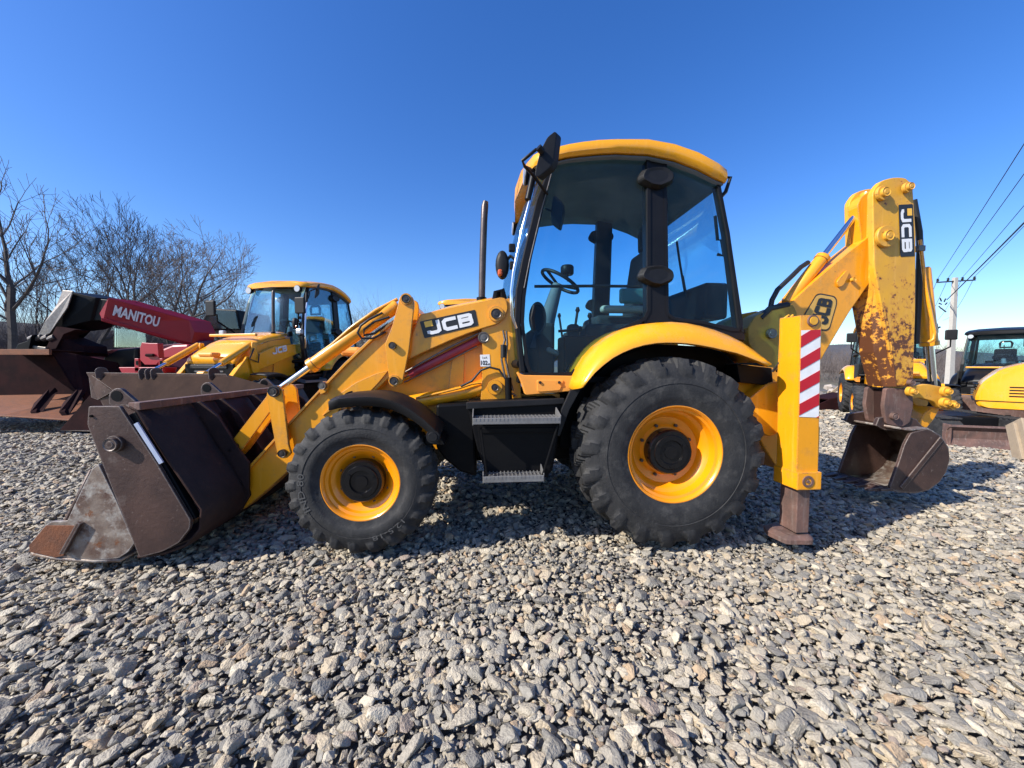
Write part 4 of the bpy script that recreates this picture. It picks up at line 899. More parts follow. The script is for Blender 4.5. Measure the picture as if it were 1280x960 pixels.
# ---------------------------------------------------------------- other machines of the same kind, copied from the first
def copy_tree(o, parent=None, skip=(), depth=0):
    c = o.copy(); C.objects.link(c)
    if parent is not None: c.parent = parent
    for ch in list(o.children):
        if ch.name.split('.')[0] not in skip: copy_tree(ch, c, skip, depth + 1)
    return c
def place_machine(loc, rz, label, skip, local=(1.6, 1.12)):
    m = copy_tree(root, None, skip)
    e = Vector((cos(rz), sin(rz), 0)); n = Vector((-sin(rz), cos(rz), 0))
    m.location = Vector(loc) - e * local[0] - n * local[1]; m.rotation_euler = (0, 0, rz); m['label'] = label
    return m
SK = ('stabiliser', 'kingpost', 'boom', 'dipper', 'digging_bucket', 'logo_letter.x')
bh2 = place_machine((-5.0, 8.5, .05), R(79), 'yellow backhoe loader in three-quarter front view between the red lifter and the large loader', SK + ('loader_bucket', 'loader_arm', 'sound_sticker', 'loader_tower'))
bh3 = place_machine((-1.15, 10.1, -.05), R(84), 'yellow backhoe loader mostly hidden, only its cab roof showing over the loader arm and logo', SK + ('loader_bucket',), local=(1.6, 1.12))
bh4 = place_machine((12.6, 12.6, -.37), R(56), 'yellow backhoe loader behind the digging bucket, both offside wheels and a mirror in view', SK + ('loader_bucket', 'loader_arm', 'sound_sticker'))

def wtag(o, **k): return tag(o, **k)
WF = lambda px, py, Y: Frame((at(px, 455, Y).x, Y, 0), 0)
# extra pieces of the second machine: its arms with front rams, lamps, bucket --------------------------------
def local_of(m, p):
    a = m.rotation_euler[2]; d = p - m.location; return Vector((d.x * cos(a) + d.y * sin(a), -d.x * sin(a) + d.y * cos(a), d.z))
def wp(m, x, y, Y): return local_of(m, at(x, y, Y))
def arms2(m, rows, side):
    # rows: list of (pixel, depth) for the arm spine, and the ram
    top, knee, low = rows
    a, b, c = [wp(m, *r) for r in (top, knee, low)]
    arm_ = MB().bar(a, b, .22, .10, (0, 1, 0)).build('loader_arm', Mt['yellow_clean'], m, .01)
    MB().bar(b + (a - b) * .02, c, .26, .11, (0, 1, 0)).build('arm_front_section', Mt['yellow_clean'], arm_, .01)
    return arm_
dd_ = lambda *a: Vector(a)
for side, v in ((1, .55), (-1, W - .55)):
    arm_ = MB()
    # profile in the machine's own side plane: (u, z)
    pr = [(-1.05, .62), (-.98, .55), (-.35, .80), (.05, 1.12), (1.20, 1.52), (1.25, 1.62), (1.18, 1.70), (.55, 1.62), (.05, 1.42), (-.10, 1.40), (-.45, 1.00)]
    o = prism_pts([Vector((u, v - .05, z)) for u, z in pr], [Vector((u, v + .05, z)) for u, z in pr]).build('loader_arm', Mt['yellow_clean'], bh2, .01)
    bc = [(-.02, 1.66), (.05, 1.66), (.12, 1.15), (.05, 1.08), (-.03, 1.12), (-.08, 1.35)]
    prism_pts([Vector((u, v - .09, z)) for u, z in bc], [Vector((u, v - .06, z)) for u, z in bc]).build('bell_crank', Mt['yellow_clean'], o, .006)
    MB().tube([(.02, v, 1.62), (-.55, v, 1.28)], .055, 14).build('tilt_ram', Mt['yellow_clean'], o, smooth=40)
    MB().tube([(-.5, v, 1.31), (-.86, v, 1.10)], .028, 10).build('rod', Mt['chrome'], o, smooth=40)
    MB().tube([(-.86, v - .06, 1.10), (-.86, v + .06, 1.10)], .06, 12).build('ram_eye', Mt['yellow_clean'], o, smooth=30)
    MB().bar((-.86, v, 1.10), (-.80, v, .66), .09, .06).build('bucket_lever', Mt['yellow_clean'], o, .006)
    MB().tube([(.0, v - .1, 1.55), (-.12, v - .12, 1.36), (.05, v - .13, 1.30), (.1, v - .1, 1.45)], .012, 6).build('hose', Mt['hose'], o, smooth=40)
    pr3 = copy_tree(o, bh4)
# white lettering on the second machine's side
a0 = Vector((.42, .49, 1.42)); ux, uz = Vector((.42, 0, .10)), Vector((-.02, 0, .16))
arm2 = [c for c in bh2.children if c.name.startswith('loader_arm')][0]
arm2f = [c for c in bh2.children if c.name.startswith('loader_arm')]
def mf(vv):
    d = vv - 0.0
    return lambda s, t: a0 + ux * s + uz * t + Vector((0, d, 0))
logo(None, None, 0, arm2, None, Mt['white'], mapf=mf, pad=.12, asp=1.3, wd=.3)
# bonnet, front lamps on roof and side lamps
for m in (bh2,):
    for v in (.45, W - .45):
        u = .62
        MB().box((u + .2, .2 if v < 1 else W - .2, 1.92), (.08, .12, .10)).build('front_lamp', Mt['lens'], m, .02)
        MB().tube([(u + .4, .4 if v < 1 else W - .4, 1.85), (u + .24, .2 if v < 1 else W - .2, 1.85)], .02, 6).build('lamp_post', Mt['black'], m)
    for v in (.12,):
        MB().tube([(.95, .4, 1.9), (.75, .16, 2.15), (.75, .15, 2.3)], .018, 6).build('mirror_bracket', Mt['black'], m)
        MB().box((.74, .10, 2.42), (.06, .22, .32)).build('mirror_housing', Mt['plastic'], m, .02)
        MB().tube([(.95, W - .4, 1.9), (.75, W - .16, 2.15), (.75, W - .15, 2.3)], .018, 6).build('mirror_bracket', Mt['black'], m)
        MB().box((.74, W - .02, 2.42), (.06, .22, .32)).build('mirror_housing', Mt['plastic'], m, .02)
for sgn, v in ((1, .02), (-1, W - .02)):
    MB().tube([(.95, abs(v - .4), 1.9), (.6, v, 2.2), (.6, v, 2.45)], .02, 6).build('mirror_bracket', Mt['black'], bh4)
    MB().box((.58, v, 2.55), (.06, .26, .3)).build('mirror_housing', Mt['plastic'], bh4, .03)
# bucket of the second machine, built where it stands
b2o = empty('tipping_bucket', at(190, 538, 5.6), 0, label='brown steel bucket with hooks on its top edge behind the loader bucket', cat='bucket')
b2o.location.z = 0
FB = Frame((b2o.location.x, b2o.location.y, 0), R(-24)); b2o.rotation_euler = (0, 0, R(-24))
def lw(x, y, Y): return FB.loc(at(x, y, Y))
# top plate: near left corner (110,466) to (285,468), lower edge (172,503)-(345,486)
tp = [lw(110, 466, 4.7), lw(284, 468, 4.25), lw(352, 487, 4.0), lw(168, 506, 4.35)]
nrm = (tp[1] - tp[0]).cross(tp[3] - tp[0]).normalized() * .02
prism_pts(tp, [p + nrm for p in tp]).build('top_plate', Mt['rust_dark'], b2o, .004)
lw_ = [lw(110, 466, 4.7), lw(284, 468, 4.25), lw(350, 560, 4.3), lw(150, 545, 4.75)]
prism_pts(lw_, [p - nrm for p in lw_]).build('rear_plate', Mt['rust'], b2o, .004)
e_ = [lw(110, 466, 4.7), lw(114, 497, 4.7), lw(122, 500, 4.7), lw(140, 490, 4.6), lw(168, 506, 4.35)]
prism_pts(e_, [p + Vector((0, .03, 0)) for p in e_]).build('end_web', Mt['rust'], b2o, .003)
s_ = [lw(x, y, 5.0) for x, y in fillet([(74, 538), (112, 494), (122, 488), (134, 483), (142, 490), (150, 510), (150, 538)], 3)]
prism_pts(s_, [p + Vector((0, .04, 0)) for p in s_]).build('side_plate', Mt['maroon'], b2o, .004)
s_ = [lw(x, y, 5.0) for x, y in [(74, 538), (150, 538), (300, 560), (290, 545)]]
prism_pts(s_, [p + Vector((0, 1.2, .0)) for p in s_]).build('bucket_floor', Mt['rust'], b2o, .004)
for (x, y, Y) in ((127, 466, 4.62), (181, 467, 4.5), (189, 467, 4.48), (196, 467, 4.46), (268, 467, 4.28)):
    c0 = lw(x, y, Y); h = [Vector((.055 * cos(a) , 0, .05 * sin(a) + .02)) for a in [pi * i / 8 for i in range(9)]] + [Vector((-.05, 0, -.06)), Vector((.10, 0, -.10))]
    ry = Matrix.Rotation(R(75), 3, 'Z')
    prism_pts([c0 + ry @ (p + Vector((0, 0, 0))) for p in h], [c0 + ry @ (p + Vector((0, .025, 0))) for p in h]).build('hook', Mt['rust'], b2o, .003)

# ---------------------------------------------------------------- red telescopic handler with its bucket
th = empty('telescopic_handler', (-7.6, 9.6, 0), 0, label='red telescopic handler with raised boom lettered in white, black nose and wide open bucket', cat='telehandler')
FT = Frame((-7.6, 9.6, 0), 0)
T = lambda x, y, Y: FT.loc(at(x, y, Y))
def slab(pts, d, name, m_, parent=None, bev=.01):
    d = Vector(d) if not isinstance(d, (int, float)) else Vector((0, d, 0))
    return prism_pts(pts, [p + d for p in pts]).build(name, m_, parent if parent is not None else th, bev)
Y0, Y1_ = 8.6, 9.6
bl = [T(135, 372, Y0), T(236, 400, Y1_), T(243, 415, Y1_ + .05), T(239, 429, Y1_ + .05), T(228, 430, Y1_), T(128, 402, Y0), T(124, 392, Y0)]
bm_ = slab(bl, (.22, .42, .0), 'boom', Mt['red'])
a_, b_, c_, d_ = T(141, 391.5, Y0 - .004), T(198, 409, Y0 + .498), T(202, 396.0, Y0 + .498), T(145, 378.5, Y0 - .004)
# lettering lies on the boom's near face
nb0, nb1, nb2 = bl[0], bl[1], bl[5]
nn = (nb1 - nb0).cross(nb2 - nb0).normalized(); 
if nn.y > 0: nn = -nn
def onboom(px, py, off):
    d = ray(px, py); p0 = nb0 + FT.o; t = ((p0 - CAM).dot(nn)) / d.dot(nn); return FT.loc(CAM + d * t) + nn * off
cs = [onboom(140.5, 394, .035), onboom(197.5, 409, .035), onboom(200.5, 396.5, .035), onboom(144, 381, .035)]
text_on('MANITOU', lambda s, t: (cs[0] * (1 - s) + cs[1] * s) * (1 - t) + (cs[3] * (1 - s) + cs[2] * s) * t, Mt['white'], bm_, off=.035)
slab([onboom(127, 397, .0), onboom(232, 425, 0), onboom(232, 429, .0), onboom(127, 401, .0)], nn * .05, 'boom_rail', Mt['red'], bm_)
slab([T(118, 373, Y0 + .05), T(137, 375, Y0 + .05), T(130, 401, Y0 + .05), T(110, 400, Y0 + .05)], (.3, .35, 0), 'inner_boom', Mt['black'], bm_)
ns = slab([T(84, 364, Y0 - .1), T(120, 372, Y0), T(112, 401, Y0), T(92, 410, Y0), T(72, 412, Y0 - .15), T(52, 432, Y0 - .2), T(36, 432, Y0 - .2), T(60, 402, Y0 - .2), T(74, 382, Y0 - .15)], (.3, .4, 0), 'boom_nose', Mt['black'])
slab([T(80, 363, Y0 - .12), T(93, 364, Y0 - .12), T(86, 385, Y0 - .17), T(64, 417, Y0 - .24), T(47, 424, Y0 - .25), T(58, 402, Y0 - .24), T(72, 382, Y0 - .17)], -.03, 'nose_face', Mt['steel'], ns)
slab([T(66, 416, Y0 - .3), T(70, 408, Y0 - .3), T(95, 412, Y0 - .2), T(80, 418, Y0 - .3), T(70, 436, Y0 - .3), T(56, 438, Y0 - .3)], (0, .3, 0), 'carriage_plate', Mt['maroon'], ns)
for x in (38, 46, 54, 62): MB().tube([T(x, 424, Y0 - .28), T(x + 7, 421, Y0 - .28)], .06, 10).build('carriage_roller', Mt['steel'], ns, smooth=30)
slab([T(19, 437, Y0 - .4), T(22, 430, Y0 - .4), T(34, 426, Y0 - .4), T(40, 418, Y0 - .4), T(36, 437, Y0 - .4)], (0, .3, 0), 'carriage_hook', Mt['black'], ns)
slab([T(35, 431, Y0 - .35), T(57, 434, Y0 - .35), T(57, 438, Y0 - .35), T(35, 435, Y0 - .35)], .06, 'carriage_bar', Mt['steel'], ns)
slab([T(57, 437, Y0 - .3), T(72, 420, Y0 - .3), T(104, 432, Y0 - .1), T(106, 445, Y0 - .1), T(60, 446, Y0 - .3)], (0, .5, 0), 'carriage', Mt['maroon'], ns)
# wide open bucket
YB = 8.0
bkt = slab([T(62, 437, YB), T(95, 443, YB + .2), T(145, 453, YB + .8), T(155, 468, YB + .9), T(130, 500, YB + .5), T(108, 503, YB + .1), T(88, 480, YB)], .04, 'bucket_side', Mt['maroon'])
lip0, lip1 = T(-60, 437, YB - .1), T(63, 437, YB - .1)
MB().bar(Vector((lip0.x, lip0.y, lip0.z - .05)), Vector((lip1.x, lip1.y, lip1.z - .05)), .12, .05).build('top_edge', Mt['rust_orange'], bkt, .006)
slab([T(-80, 441, YB + 1.0), T(84, 441, YB + 1.0), T(104, 494, YB + 1.1), T(-80, 497, YB + 1.1)], (0, .03, 0), 'back_plate', Mt['maroon'], bkt)
slab([lip0 + Vector((0, .02, 0)), lip1 + Vector((0, .02, 0)), lip1 + Vector((.15, 1.1, -.05)), lip0 + Vector((0, 1.1, -.05))], (0, 0, -.02), 'bucket_roof', Mt['maroon'], bkt)
slab([T(-40, 522, YB - .8), T(4, 519, YB - .8), T(96, 525, YB - .8), T(106, 492, YB + 1.12), T(-80, 495, YB + 1.12)], (0, 0, -.03), 'bucket_floor', Mt['rust_orange'], bkt)
for x in (40, 76):
    slab([T(x - 3, 515, YB - .6), T(x + 2, 521, YB - .62), T(x + 26, 489, YB + .1), T(x + 22, 484, YB + .1), T(x + 2, 504, YB - .3)], (.06, .05, 0), 'floor_rib', Mt['maroon'], bkt)
# body, cab, engine cover, wheels
slab([T(100, 440, 9.3), T(140, 437, 9.3), T(262, 425, 9.8), T(262, 470, 9.8), T(100, 470, 9.3)], (0, 1.4, 0), 'chassis', Mt['purple'], None, .05)
slab([T(128, 446, 8.9), T(145, 437, 8.9), T(172, 434, 8.9), T(172, 470, 8.9), T(128, 470, 8.9)], .3, 'engine_cover', Mt['black'], None, .06)
slab([T(200, 437, 8.9), T(215, 431, 8.9), T(235, 430, 8.9), T(240, 445, 8.9), T(200, 450, 8.9)], .4, 'side_tank', Mt['red'], None, .05)
cb = slab([T(142, 410, 10.6), T(180, 414, 10.6), T(182, 434, 10.6), T(142, 434, 10.6)], .03, 'rear_cab_glass', Mt['glass_far'], None, 0)
cbf = slab([T(260, 385, 10.2), T(296, 387, 10.2), T(302, 412, 10.2), T(245, 414, 10.2)], (.05, 1.3, 0), 'cab_frame', Mt['black'], None, .04)
slab([T(263, 387, 10.12), T(293, 389, 10.12), T(298, 411, 10.12), T(249, 411, 10.12)], .03, 'cab_windscreen', Mt['pale_screen'] if 'pale_screen' in Mt else Mt['glass_far'], cbf, 0)
for (x, Y) in ((110, 9.2), (205, 9.4)):
    c0 = T(x, 488, Y); c0.z = .55
    MB().lathe([(0, .001), (0, .25), (.05, .3), (-.02, .33), (-.02, .5), (.05, .56), (.3, .56), (.35, .5), (.35, .001)], (c0.x, c0.y, c0.z), 32).build('wheel', Mt['rubber'], th, smooth=40)
# red bracket in front of the handler
rbk = empty('mounting_frame', at(200, 470, 7.2), 0, label='bright red steel mounting frame with two slotted lugs in front of the red handler', cat='attachment frame')
rbk.location.z = 0; FR = Frame(rbk.location, 0); Q = lambda x, y, Y=7.2: FR.loc(at(x, y, Y))
slab([Q(148, 459), Q(153, 468), Q(202, 467), Q(204, 459)], .3, 'cross_member', Mt['red'], rbk, .01)
slab([Q(175, 434), Q(177, 428), Q(187, 429), Q(197, 429), Q(199, 452), Q(195, 456), Q(181, 456), Q(175, 450)], .12, 'bracket', Mt['red'], rbk, .008)
for x in (168, 198):
    slab([Q(x, 448), Q(x + 5, 448), Q(x + 6, 466), Q(x, 466)], .05, 'lug', Mt['red'], rbk, .008)
    slab([Q(x + 1.5, 451, 7.19), Q(x + 4, 451, 7.19), Q(x + 4, 456, 7.19), Q(x + 1.5, 456, 7.19)], .012, 'slot', Mt['black'], rbk, 0)
MB().tube([Q(183, 444, 7.18), Q(192, 444, 7.18)], .03, 10).build('pin', Mt['maroon'], rbk, smooth=30)
slab([Q(160, 466, 7.3), Q(215, 466, 7.3), Q(225, 540, 7.3), Q(150, 540, 7.3)], .3, 'support', Mt['maroon'], rbk, .01)

# ---------------------------------------------------------------- tracked excavators on the right
def excavator(o0, rz, label, scale, glass_cab=True, upper=(0, 0, 0)):
    e = empty('tracked_excavator', o0, rz, label=label, cat='excavator', group='tracked excavators parked in the yard'); e.scale = (scale,) * 3
    for v in (-.78, .48):
        pr = fillet([(-1.05, .02), (1.05, .02), (1.30, .28), (1.05, .55), (-1.05, .55), (-1.30, .28)], .18, 4)
        tr_ = prism_pts([Vector((u, v, z)) for u, z in pr], [Vector((u, v + .32, z)) for u, z in pr]).build('track', Mt['rubber'], e, .02)
        sh = None; L = len(pr)
        for k in range(22):
            t = k / 22 * L; i = int(t); a, b = Vector((pr[i][0], 0, pr[i][1])), Vector((pr[(i + 1) % L][0], 0, pr[(i + 1) % L][1]))
        for zt in (.565, .005):
            for k in range(17):
                if sh is None: sh = MB().box((0, 0, 0), (.07, .34, .035)).build('track_shoe', Mt['rubber'], tr_, .006); o = sh
                else: o = sh.copy(); C.objects.link(o); o.parent = tr_
                o.location = (-1.04 + k * .13, v + .16, zt)
    MB().box((0, 0, .42), (1.1, 1.0, .3)).build('undercarriage', Mt['black'], e, .04)
    # curved bodywork with vents
    body = [(-1.0, .72), (.55, .72), (.62, .80), (.62, 1.72), (.50, 1.80), (-.40, 1.78), (-.80, 1.62), (-1.08, 1.30), (-1.16, .95), (-1.12, .78)]
    bp = fillet(body, .12, 3); rings = []
    for v, k in ((-.88, .93), (-.84, .98), (-.6, 1), (.6, 1), (.84, .98), (.88, .93)):
        rings.append([Vector((-.2 + (u + .2) * k, v, 1.1 + (z - 1.1) * k)) for u, z in bp])
    by = MB().loft(rings).build('bodywork', Mt['yellow_clean'], e, smooth=40)
    MB().box((-.25, 0, .905), (1.86, 1.80, .012)).build('body_joint', Mt['black'], by)
    for k in range(4): MB().box((-.30, -.885, 1.22 - k * .065), (.75, .02, .022)).build('vent', Mt['black'], by); MB().box((-1.12 + .02 * k, 0, 1.25 - k * .065), (.10, .7, .022)).build('vent', Mt['black'], by)
    if glass_cab:
        cabp = [(.55, 1.05), (.62, 1.5), (.42, 2.38), (-.62, 2.38), (-.72, 1.5), (-.70, 1.05)]
        def F2(v): return [Vector((u, v, z)) for u, z in cabp]
        cbn = MB()
        for v in (-.84, .10):
            for i in range(len(cabp)): cbn.bar(F2(v)[i], F2(v)[(i + 1) % len(cabp)], .07, .06)
        for i in range(len(cabp)): cbn.bar(F2(-.84)[i], F2(.10)[i], .06, .06, (0, 0, 1))
        cbn.bar((-.05, -.84, 1.05), (-.02, -.84, 2.38), .07, .06)
        co_ = cbn.build('cab', Mt['frame'], e, .006)
        for v in (-.84, .10): prism_pts([p + Vector((0, 0, 0)) for p in F2(v)], [p + Vector((0, .006, 0)) for p in F2(v)]).build('side_glass', Mt['glass_far'], co_)
        for a, b in ((0, 2), (4, 3)):
            q_ = [F2(-.84)[a], F2(.10)[a], F2(.10)[b], F2(-.84)[b]]; prism_pts(q_, [p + Vector((.006, 0, 0)) for p in q_]).build('end_glass', Mt['glass_far'], co_)
        MB().box((-.1, -.37, 2.44), (1.18, 1.04, .10)).build('cab_roof', Mt['frame'], co_, .04)
        MB().box((-.2, -.37, 1.35), (.45, .5, .12)).build('seat', Mt['seat'], co_, .05); MB().box((-.42, -.37, 1.7), (.12, .48, .7)).build('seat_back', Mt['seat'], co_, .05)
        MB().box((-.1, -.37, 1.1), (1.1, .9, .12)).build('cab_floor', Mt['black'], co_, .02)
        MB().tube([(.3, -.2, 1.2), (.2, -.2, 1.75)], .03, 8).build('control_column', Mt['black'], co_)
        MB().box((.46, -.80, 1.75), (.08, .1, .16)).build('work_lamp', Mt['lens'], co_, .02)
    for o in [by] + ([co_] if glass_cab else []): o.location = (upper[0], upper[1], 0); o.rotation_euler = (0, 0, upper[2])
    # dozer blade
    bl_ = [(1.55, .02), (1.62, .05), (1.52, .22), (1.54, .38), (1.62, .46), (1.58, .50), (1.48, .40), (1.46, .20), (1.50, .04)]
    dz = prism_pts([Vector((u, -.98, z)) for u, z in bl_], [Vector((u, .98, z)) for u, z in bl_]).build('dozer_blade', Mt['rust_brown'], e, .006)
    for v in (-.95, .95): MB().box((1.50, v, .26), (.20, .03, .48)).build('blade_end', Mt['rust_brown'], dz, .005)
    for v in (-.3, .3): MB().bar((.5, v, .35), (1.48, v, .25), .12, .1).build('blade_arm', Mt['black'], dz, .01)
    # boom and stick folded
    bs = MB().bar((.6, .35, .95), (1.0, .35, 2.0), .26, .18).build('boom', Mt['yellow_clean'], e, .02)
    MB().bar((1.0, .35, 2.0), (2.3, .35, 2.25), .24, .17).build('boom_upper', Mt['yellow_clean'], bs, .02)
    MB().bar((2.3, .35, 2.25), (2.5, .35, 1.1), .2, .15).build('stick', Mt['yellow_clean'], bs, .02)
    return e
exA = excavator((10.25, 8.75, -.40), R(-108), 'yellow tracked excavator with vented rounded rear, brown blade down, at the edge of the yard', 1.0, False)
by_ = [c for c in exA.children if c.name.startswith('bodywork')][0]; by_.location = local_of(exA, Vector((11.85, 8.15, -.40))); by_.rotation_euler = (0, 0, R(108 - 50))
bo_ = [c for c in exA.children if c.name.startswith('boom')][0]
for ch in list(bo_.children): bpy.data.objects.remove(ch)
bpy.data.objects.remove(bo_)
wl = place_machine((16.2, 12.5, -.60), R(31), 'wheeled loader with black cab roof and broad rusty bucket behind the rounded excavator', SK + ('loader_bucket', 'loader_arm', 'sound_sticker', 'exhaust_stack'))
wl.name = 'wheel_loader'; wl['category'] = 'wheel loader'; wl['group'] = 'wheel loaders parked in the yard'
def recolour(o):
    nm = o.name.split('.')[0]
    if nm in ('roof', 'bonnet', 'bonnet_side', 'loader_tower', 'rear_mudguard', 'chassis_rail', 'door_step_panel'):
        o.data = o.data.copy(); o.data.materials.clear(); o.data.materials.append(Mt['frame'])
    for ch in o.children: recolour(ch)
recolour(wl); del wl['group']
bkp = [(-1.75, 1.02), (-1.62, .80), (-1.58, .45), (-1.72, .12), (-1.95, 0), (-2.5, -.02)]
wlb = MB().sheet([[Vector((u, v, z)) for v in (-.05, W + .05)] for u, z in bkp]).build('loader_bucket', Mt['rust_brown'], wl, smooth=60, solid=.03)
for v in (-.05, W + .05): prism_pts([Vector((u, v - .015, z)) for u, z in bkp], [Vector((u, v + .015, z)) for u, z in bkp]).build('end_plate', Mt['rust_brown'], wlb, .004)
for v in (.55, W - .55): MB().bar((-1.6, v, .4), (-.2, v, 1.05), .2, .1).build('loader_arm', Mt['black'], wl, .01)
MB().box((.3, W * .3, 1.42), (.9, .5, .04)).build('cover_plate', Mt['orange'], wl, .01)
# leaning board at the right edge
wb = empty('leaning_plank', (at(1284, 566, 6.4).x, 6.4, gz(9, 6.4)), 0, label='weathered pale plank leaning against the blade of the yellow excavator', cat='plank')
MB().bar((-.05, 0, .0), (.22, .35, .62), .34, .05, (1, -.3, 0)).build('board', Mt['wood'], wb, .008)
MB().bar((-.09, -.03, .02), (.17, .31, .60), .05, .07, (1, -.3, 0)).build('batten', Mt['wood'], wb, .006)

# ---------------------------------------------------------------- utility pole with wires
PY = 33.0; pb = at(1187, 470, PY); pt = at(1194, 347, PY)
gzp = -.75
pole = empty('utility_pole', (pb.x, PY, gzp), 0, label='tall concrete utility pole with one crossarm standing behind the excavators', cat='utility pole')
dp_ = pt - Vector((pb.x, PY, gzp)); dp_ = Vector((pt.x - pb.x, 0, pt.z - gzp))
MB().loft([[Vector((x * .24, y * .2, 0)) for x, y in ((-1, -1), (1, -1), (1, 1), (-1, 1))], [dp_ + Vector((x * .15, y * .12, 0)) for x, y in ((-1, -1), (1, -1), (1, 1), (-1, 1))]]).build('post', Mt['concrete'], pole, .02)
ca = at(1171, 353, PY) - pole.location; cb_ = at(1219, 350, PY) - pole.location
MB().bar(ca, cb_, .10, .10).build('crossarm', Mt['wire'], pole)
ins = []
for x in (1172, 1185, 1203, 1218):
    p = at(x, 352 - (x - 1171) * .06, PY) - pole.location; ins.append(p + pole.location + Vector((0, 0, .25)))
    MB().lathe([(0, .05), (.08, .11), (.14, .05), (.2, .10), (.25, .04)], (p.x, p.y, p.z), 10, 'z').build('insulator', Mt['wire'], pole, smooth=40)
m = MB()
for k in range(9):
    a = k * .9; r0 = .15 + .12 * (k % 3)
    m.add([], [])
    MB().tube([dp_ + Vector((-.9, -.1, -2.3)) + Vector((.3 * cos(a), .2, .3 * sin(a))), dp_ + Vector((-.9, -.1, -2.3)) + Vector((r0 * 1.6 * cos(a + .5), .0, r0 * 1.8 * sin(a + .5)))], .05, 5).build('cable_bracket', Mt['wire'], pole) if k < 6 else 0
def wire(p, q_, sag, r, lab, n=24):
    pts = [p.lerp(q_, i / n) + Vector((0, 0, -sag * 4 * (i / n) * (1 - i / n))) for i in range(n + 1)]
    return tag(MB().tube(pts, r, 5).build('power_line', Mt['wire'], None, smooth=60), lab, 'power line', 'power lines running over the yard')
labs = ['thin overhead wire from the outermost left insulator, highest', 'thin overhead wire from the second insulator of the pole', 'thin overhead wire from the third insulator of the pole', 'thin overhead wire from the right end insulator of the crossarm']
for p, yy, lb in zip(ins, (176, 214, 254, 280), labs):
    dy = at(1280, yy, 10) - CAM; k = (9.0 - 1.32 - .9) / dy.z
    q_ = CAM + dy * ((p.z - CAM.z) / dy.z); d = (q_ - p); q2 = p + d * 1.9; q2.z = p.z
    wire(p, q2, .12, .015, lb)
    wire(p, p - d * 1.6 + Vector((0, 0, -1.5)), .9, .015, lb.replace('overhead', 'receding') + ', beyond the pole')
p = dp_ + pole.location + Vector((-.6, 0, -1.9)); dy = at(1280, 276, 10) - CAM; q_ = CAM + dy * ((p.z + .6 - CAM.z) / dy.z); d = q_ - p; wire(p, p + d * 1.9, .1, .035, 'thick black cable clamped below the crossarm of the pole')

# ---------------------------------------------------------------- ground
Mt['ground'] = mat('packed_gravel', (.12, .112, .10), .9, var=(.07, .066, .06), vscale=9, vamt=1, spots=((.20, .185, .16), (.5, .62)), sscale=26, grain=.9, gscale=22)
xs = np.concatenate([np.linspace(-26, 30, 90)]); ys = np.concatenate([np.linspace(-4, 34, 70)])
m = MB(); m.sheet([[Vector((x, y, gz(x, y) - .045)) for x in xs] for y in ys])
tag(m.build('yard_ground', Mt['ground'], None, smooth=60), kind='structure')
Mt['field'] = mat('dry_grass_field', (.11, .095, .055), .95, var=(.08, .06, .04), vscale=.3, vamt=1, spots=((.15, .13, .08), (.5, .65)), sscale=3, grain=.5, gscale=4)
m = MB(); N = 48; g = []
def far_h(x, y):
    return -.85 if math.hypot(x, y) < 60 else -.85 + min(1.0, (math.hypot(x, y) - 60) / 200) * -.6
rr = [0, 12, 25, 40, 60, 90, 140, 220, 400, 900, 2500]
for r_ in rr: g.append([Vector((r_ * cos(2 * pi * k / N) + 2, r_ * sin(2 * pi * k / N) + 10, far_h(r_, 0))) for k in range(N + 1)])
tag(m.sheet(g).build('field', Mt['field'], None, smooth=60), kind='structure')
# hills
def hill(name, pts, depth, mat_, base=-2):
    """pts: skyline pixels at the given distance; a real ridge with a front and a back slope"""
    n = 60; g = []; import bisect
    P0 = [(at(x, y, depth).x, at(x, y, depth).z) for x, y in pts]
    xs_ = np.linspace(P0[0][0], P0[-1][0], 120)
    zs_ = np.interp(xs_, [p[0] for p in P0], [p[1] for p in P0])
    for k in range(-10, 11):
        t = abs(k) / 10; f = cos(t * pi / 2) ** 1.3
        row = []
        for x, z in zip(xs_, zs_):
            nz = noise.noise(Vector((x * .012, k * .5, 3))) * 6 * (1 - f) + noise.noise(Vector((x * .05, k * .7, 9))) * 1.6
            row.append(Vector((x, depth + k * depth * .045, base + (z - base) * f + nz * (depth / 600))))
        g.append(row)
    o = MB().sheet(g).build(name, mat_, None, smooth=60); return tag(o, kind='structure')
Mt['hillm'] = mat('hazy_wooded_hill', (.052, .058, .075), 1, var=(.036, .042, .060), vscale=.02, vamt=1, spots=((.085, .085, .085), (.48, .62)), sscale=.09, grain=1, gscale=.25)  # bluish haze of distance is mixed into the woodland colours
Mt['hilln'] = mat('scrub_slope', (.060, .052, .048), 1, var=(.040, .036, .036), vscale=.05, vamt=1, spots=((.10, .085, .07), (.5, .62)), sscale=.4, grain=1, gscale=.7)
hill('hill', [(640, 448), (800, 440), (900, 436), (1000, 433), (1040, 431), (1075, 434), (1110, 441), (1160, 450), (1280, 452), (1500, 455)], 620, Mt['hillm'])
hill('wooded_slope', [(-700, 398), (-300, 396), (0, 402), (60, 406), (130, 412), (200, 420), (300, 432), (420, 440), (520, 446), (640, 452)], 130, Mt['hilln'])
hill('scrub_slope', [(1000, 457), (1060, 453), (1150, 449), (1200, 447), (1280, 452), (1400, 455)], 110, Mt['hilln'])

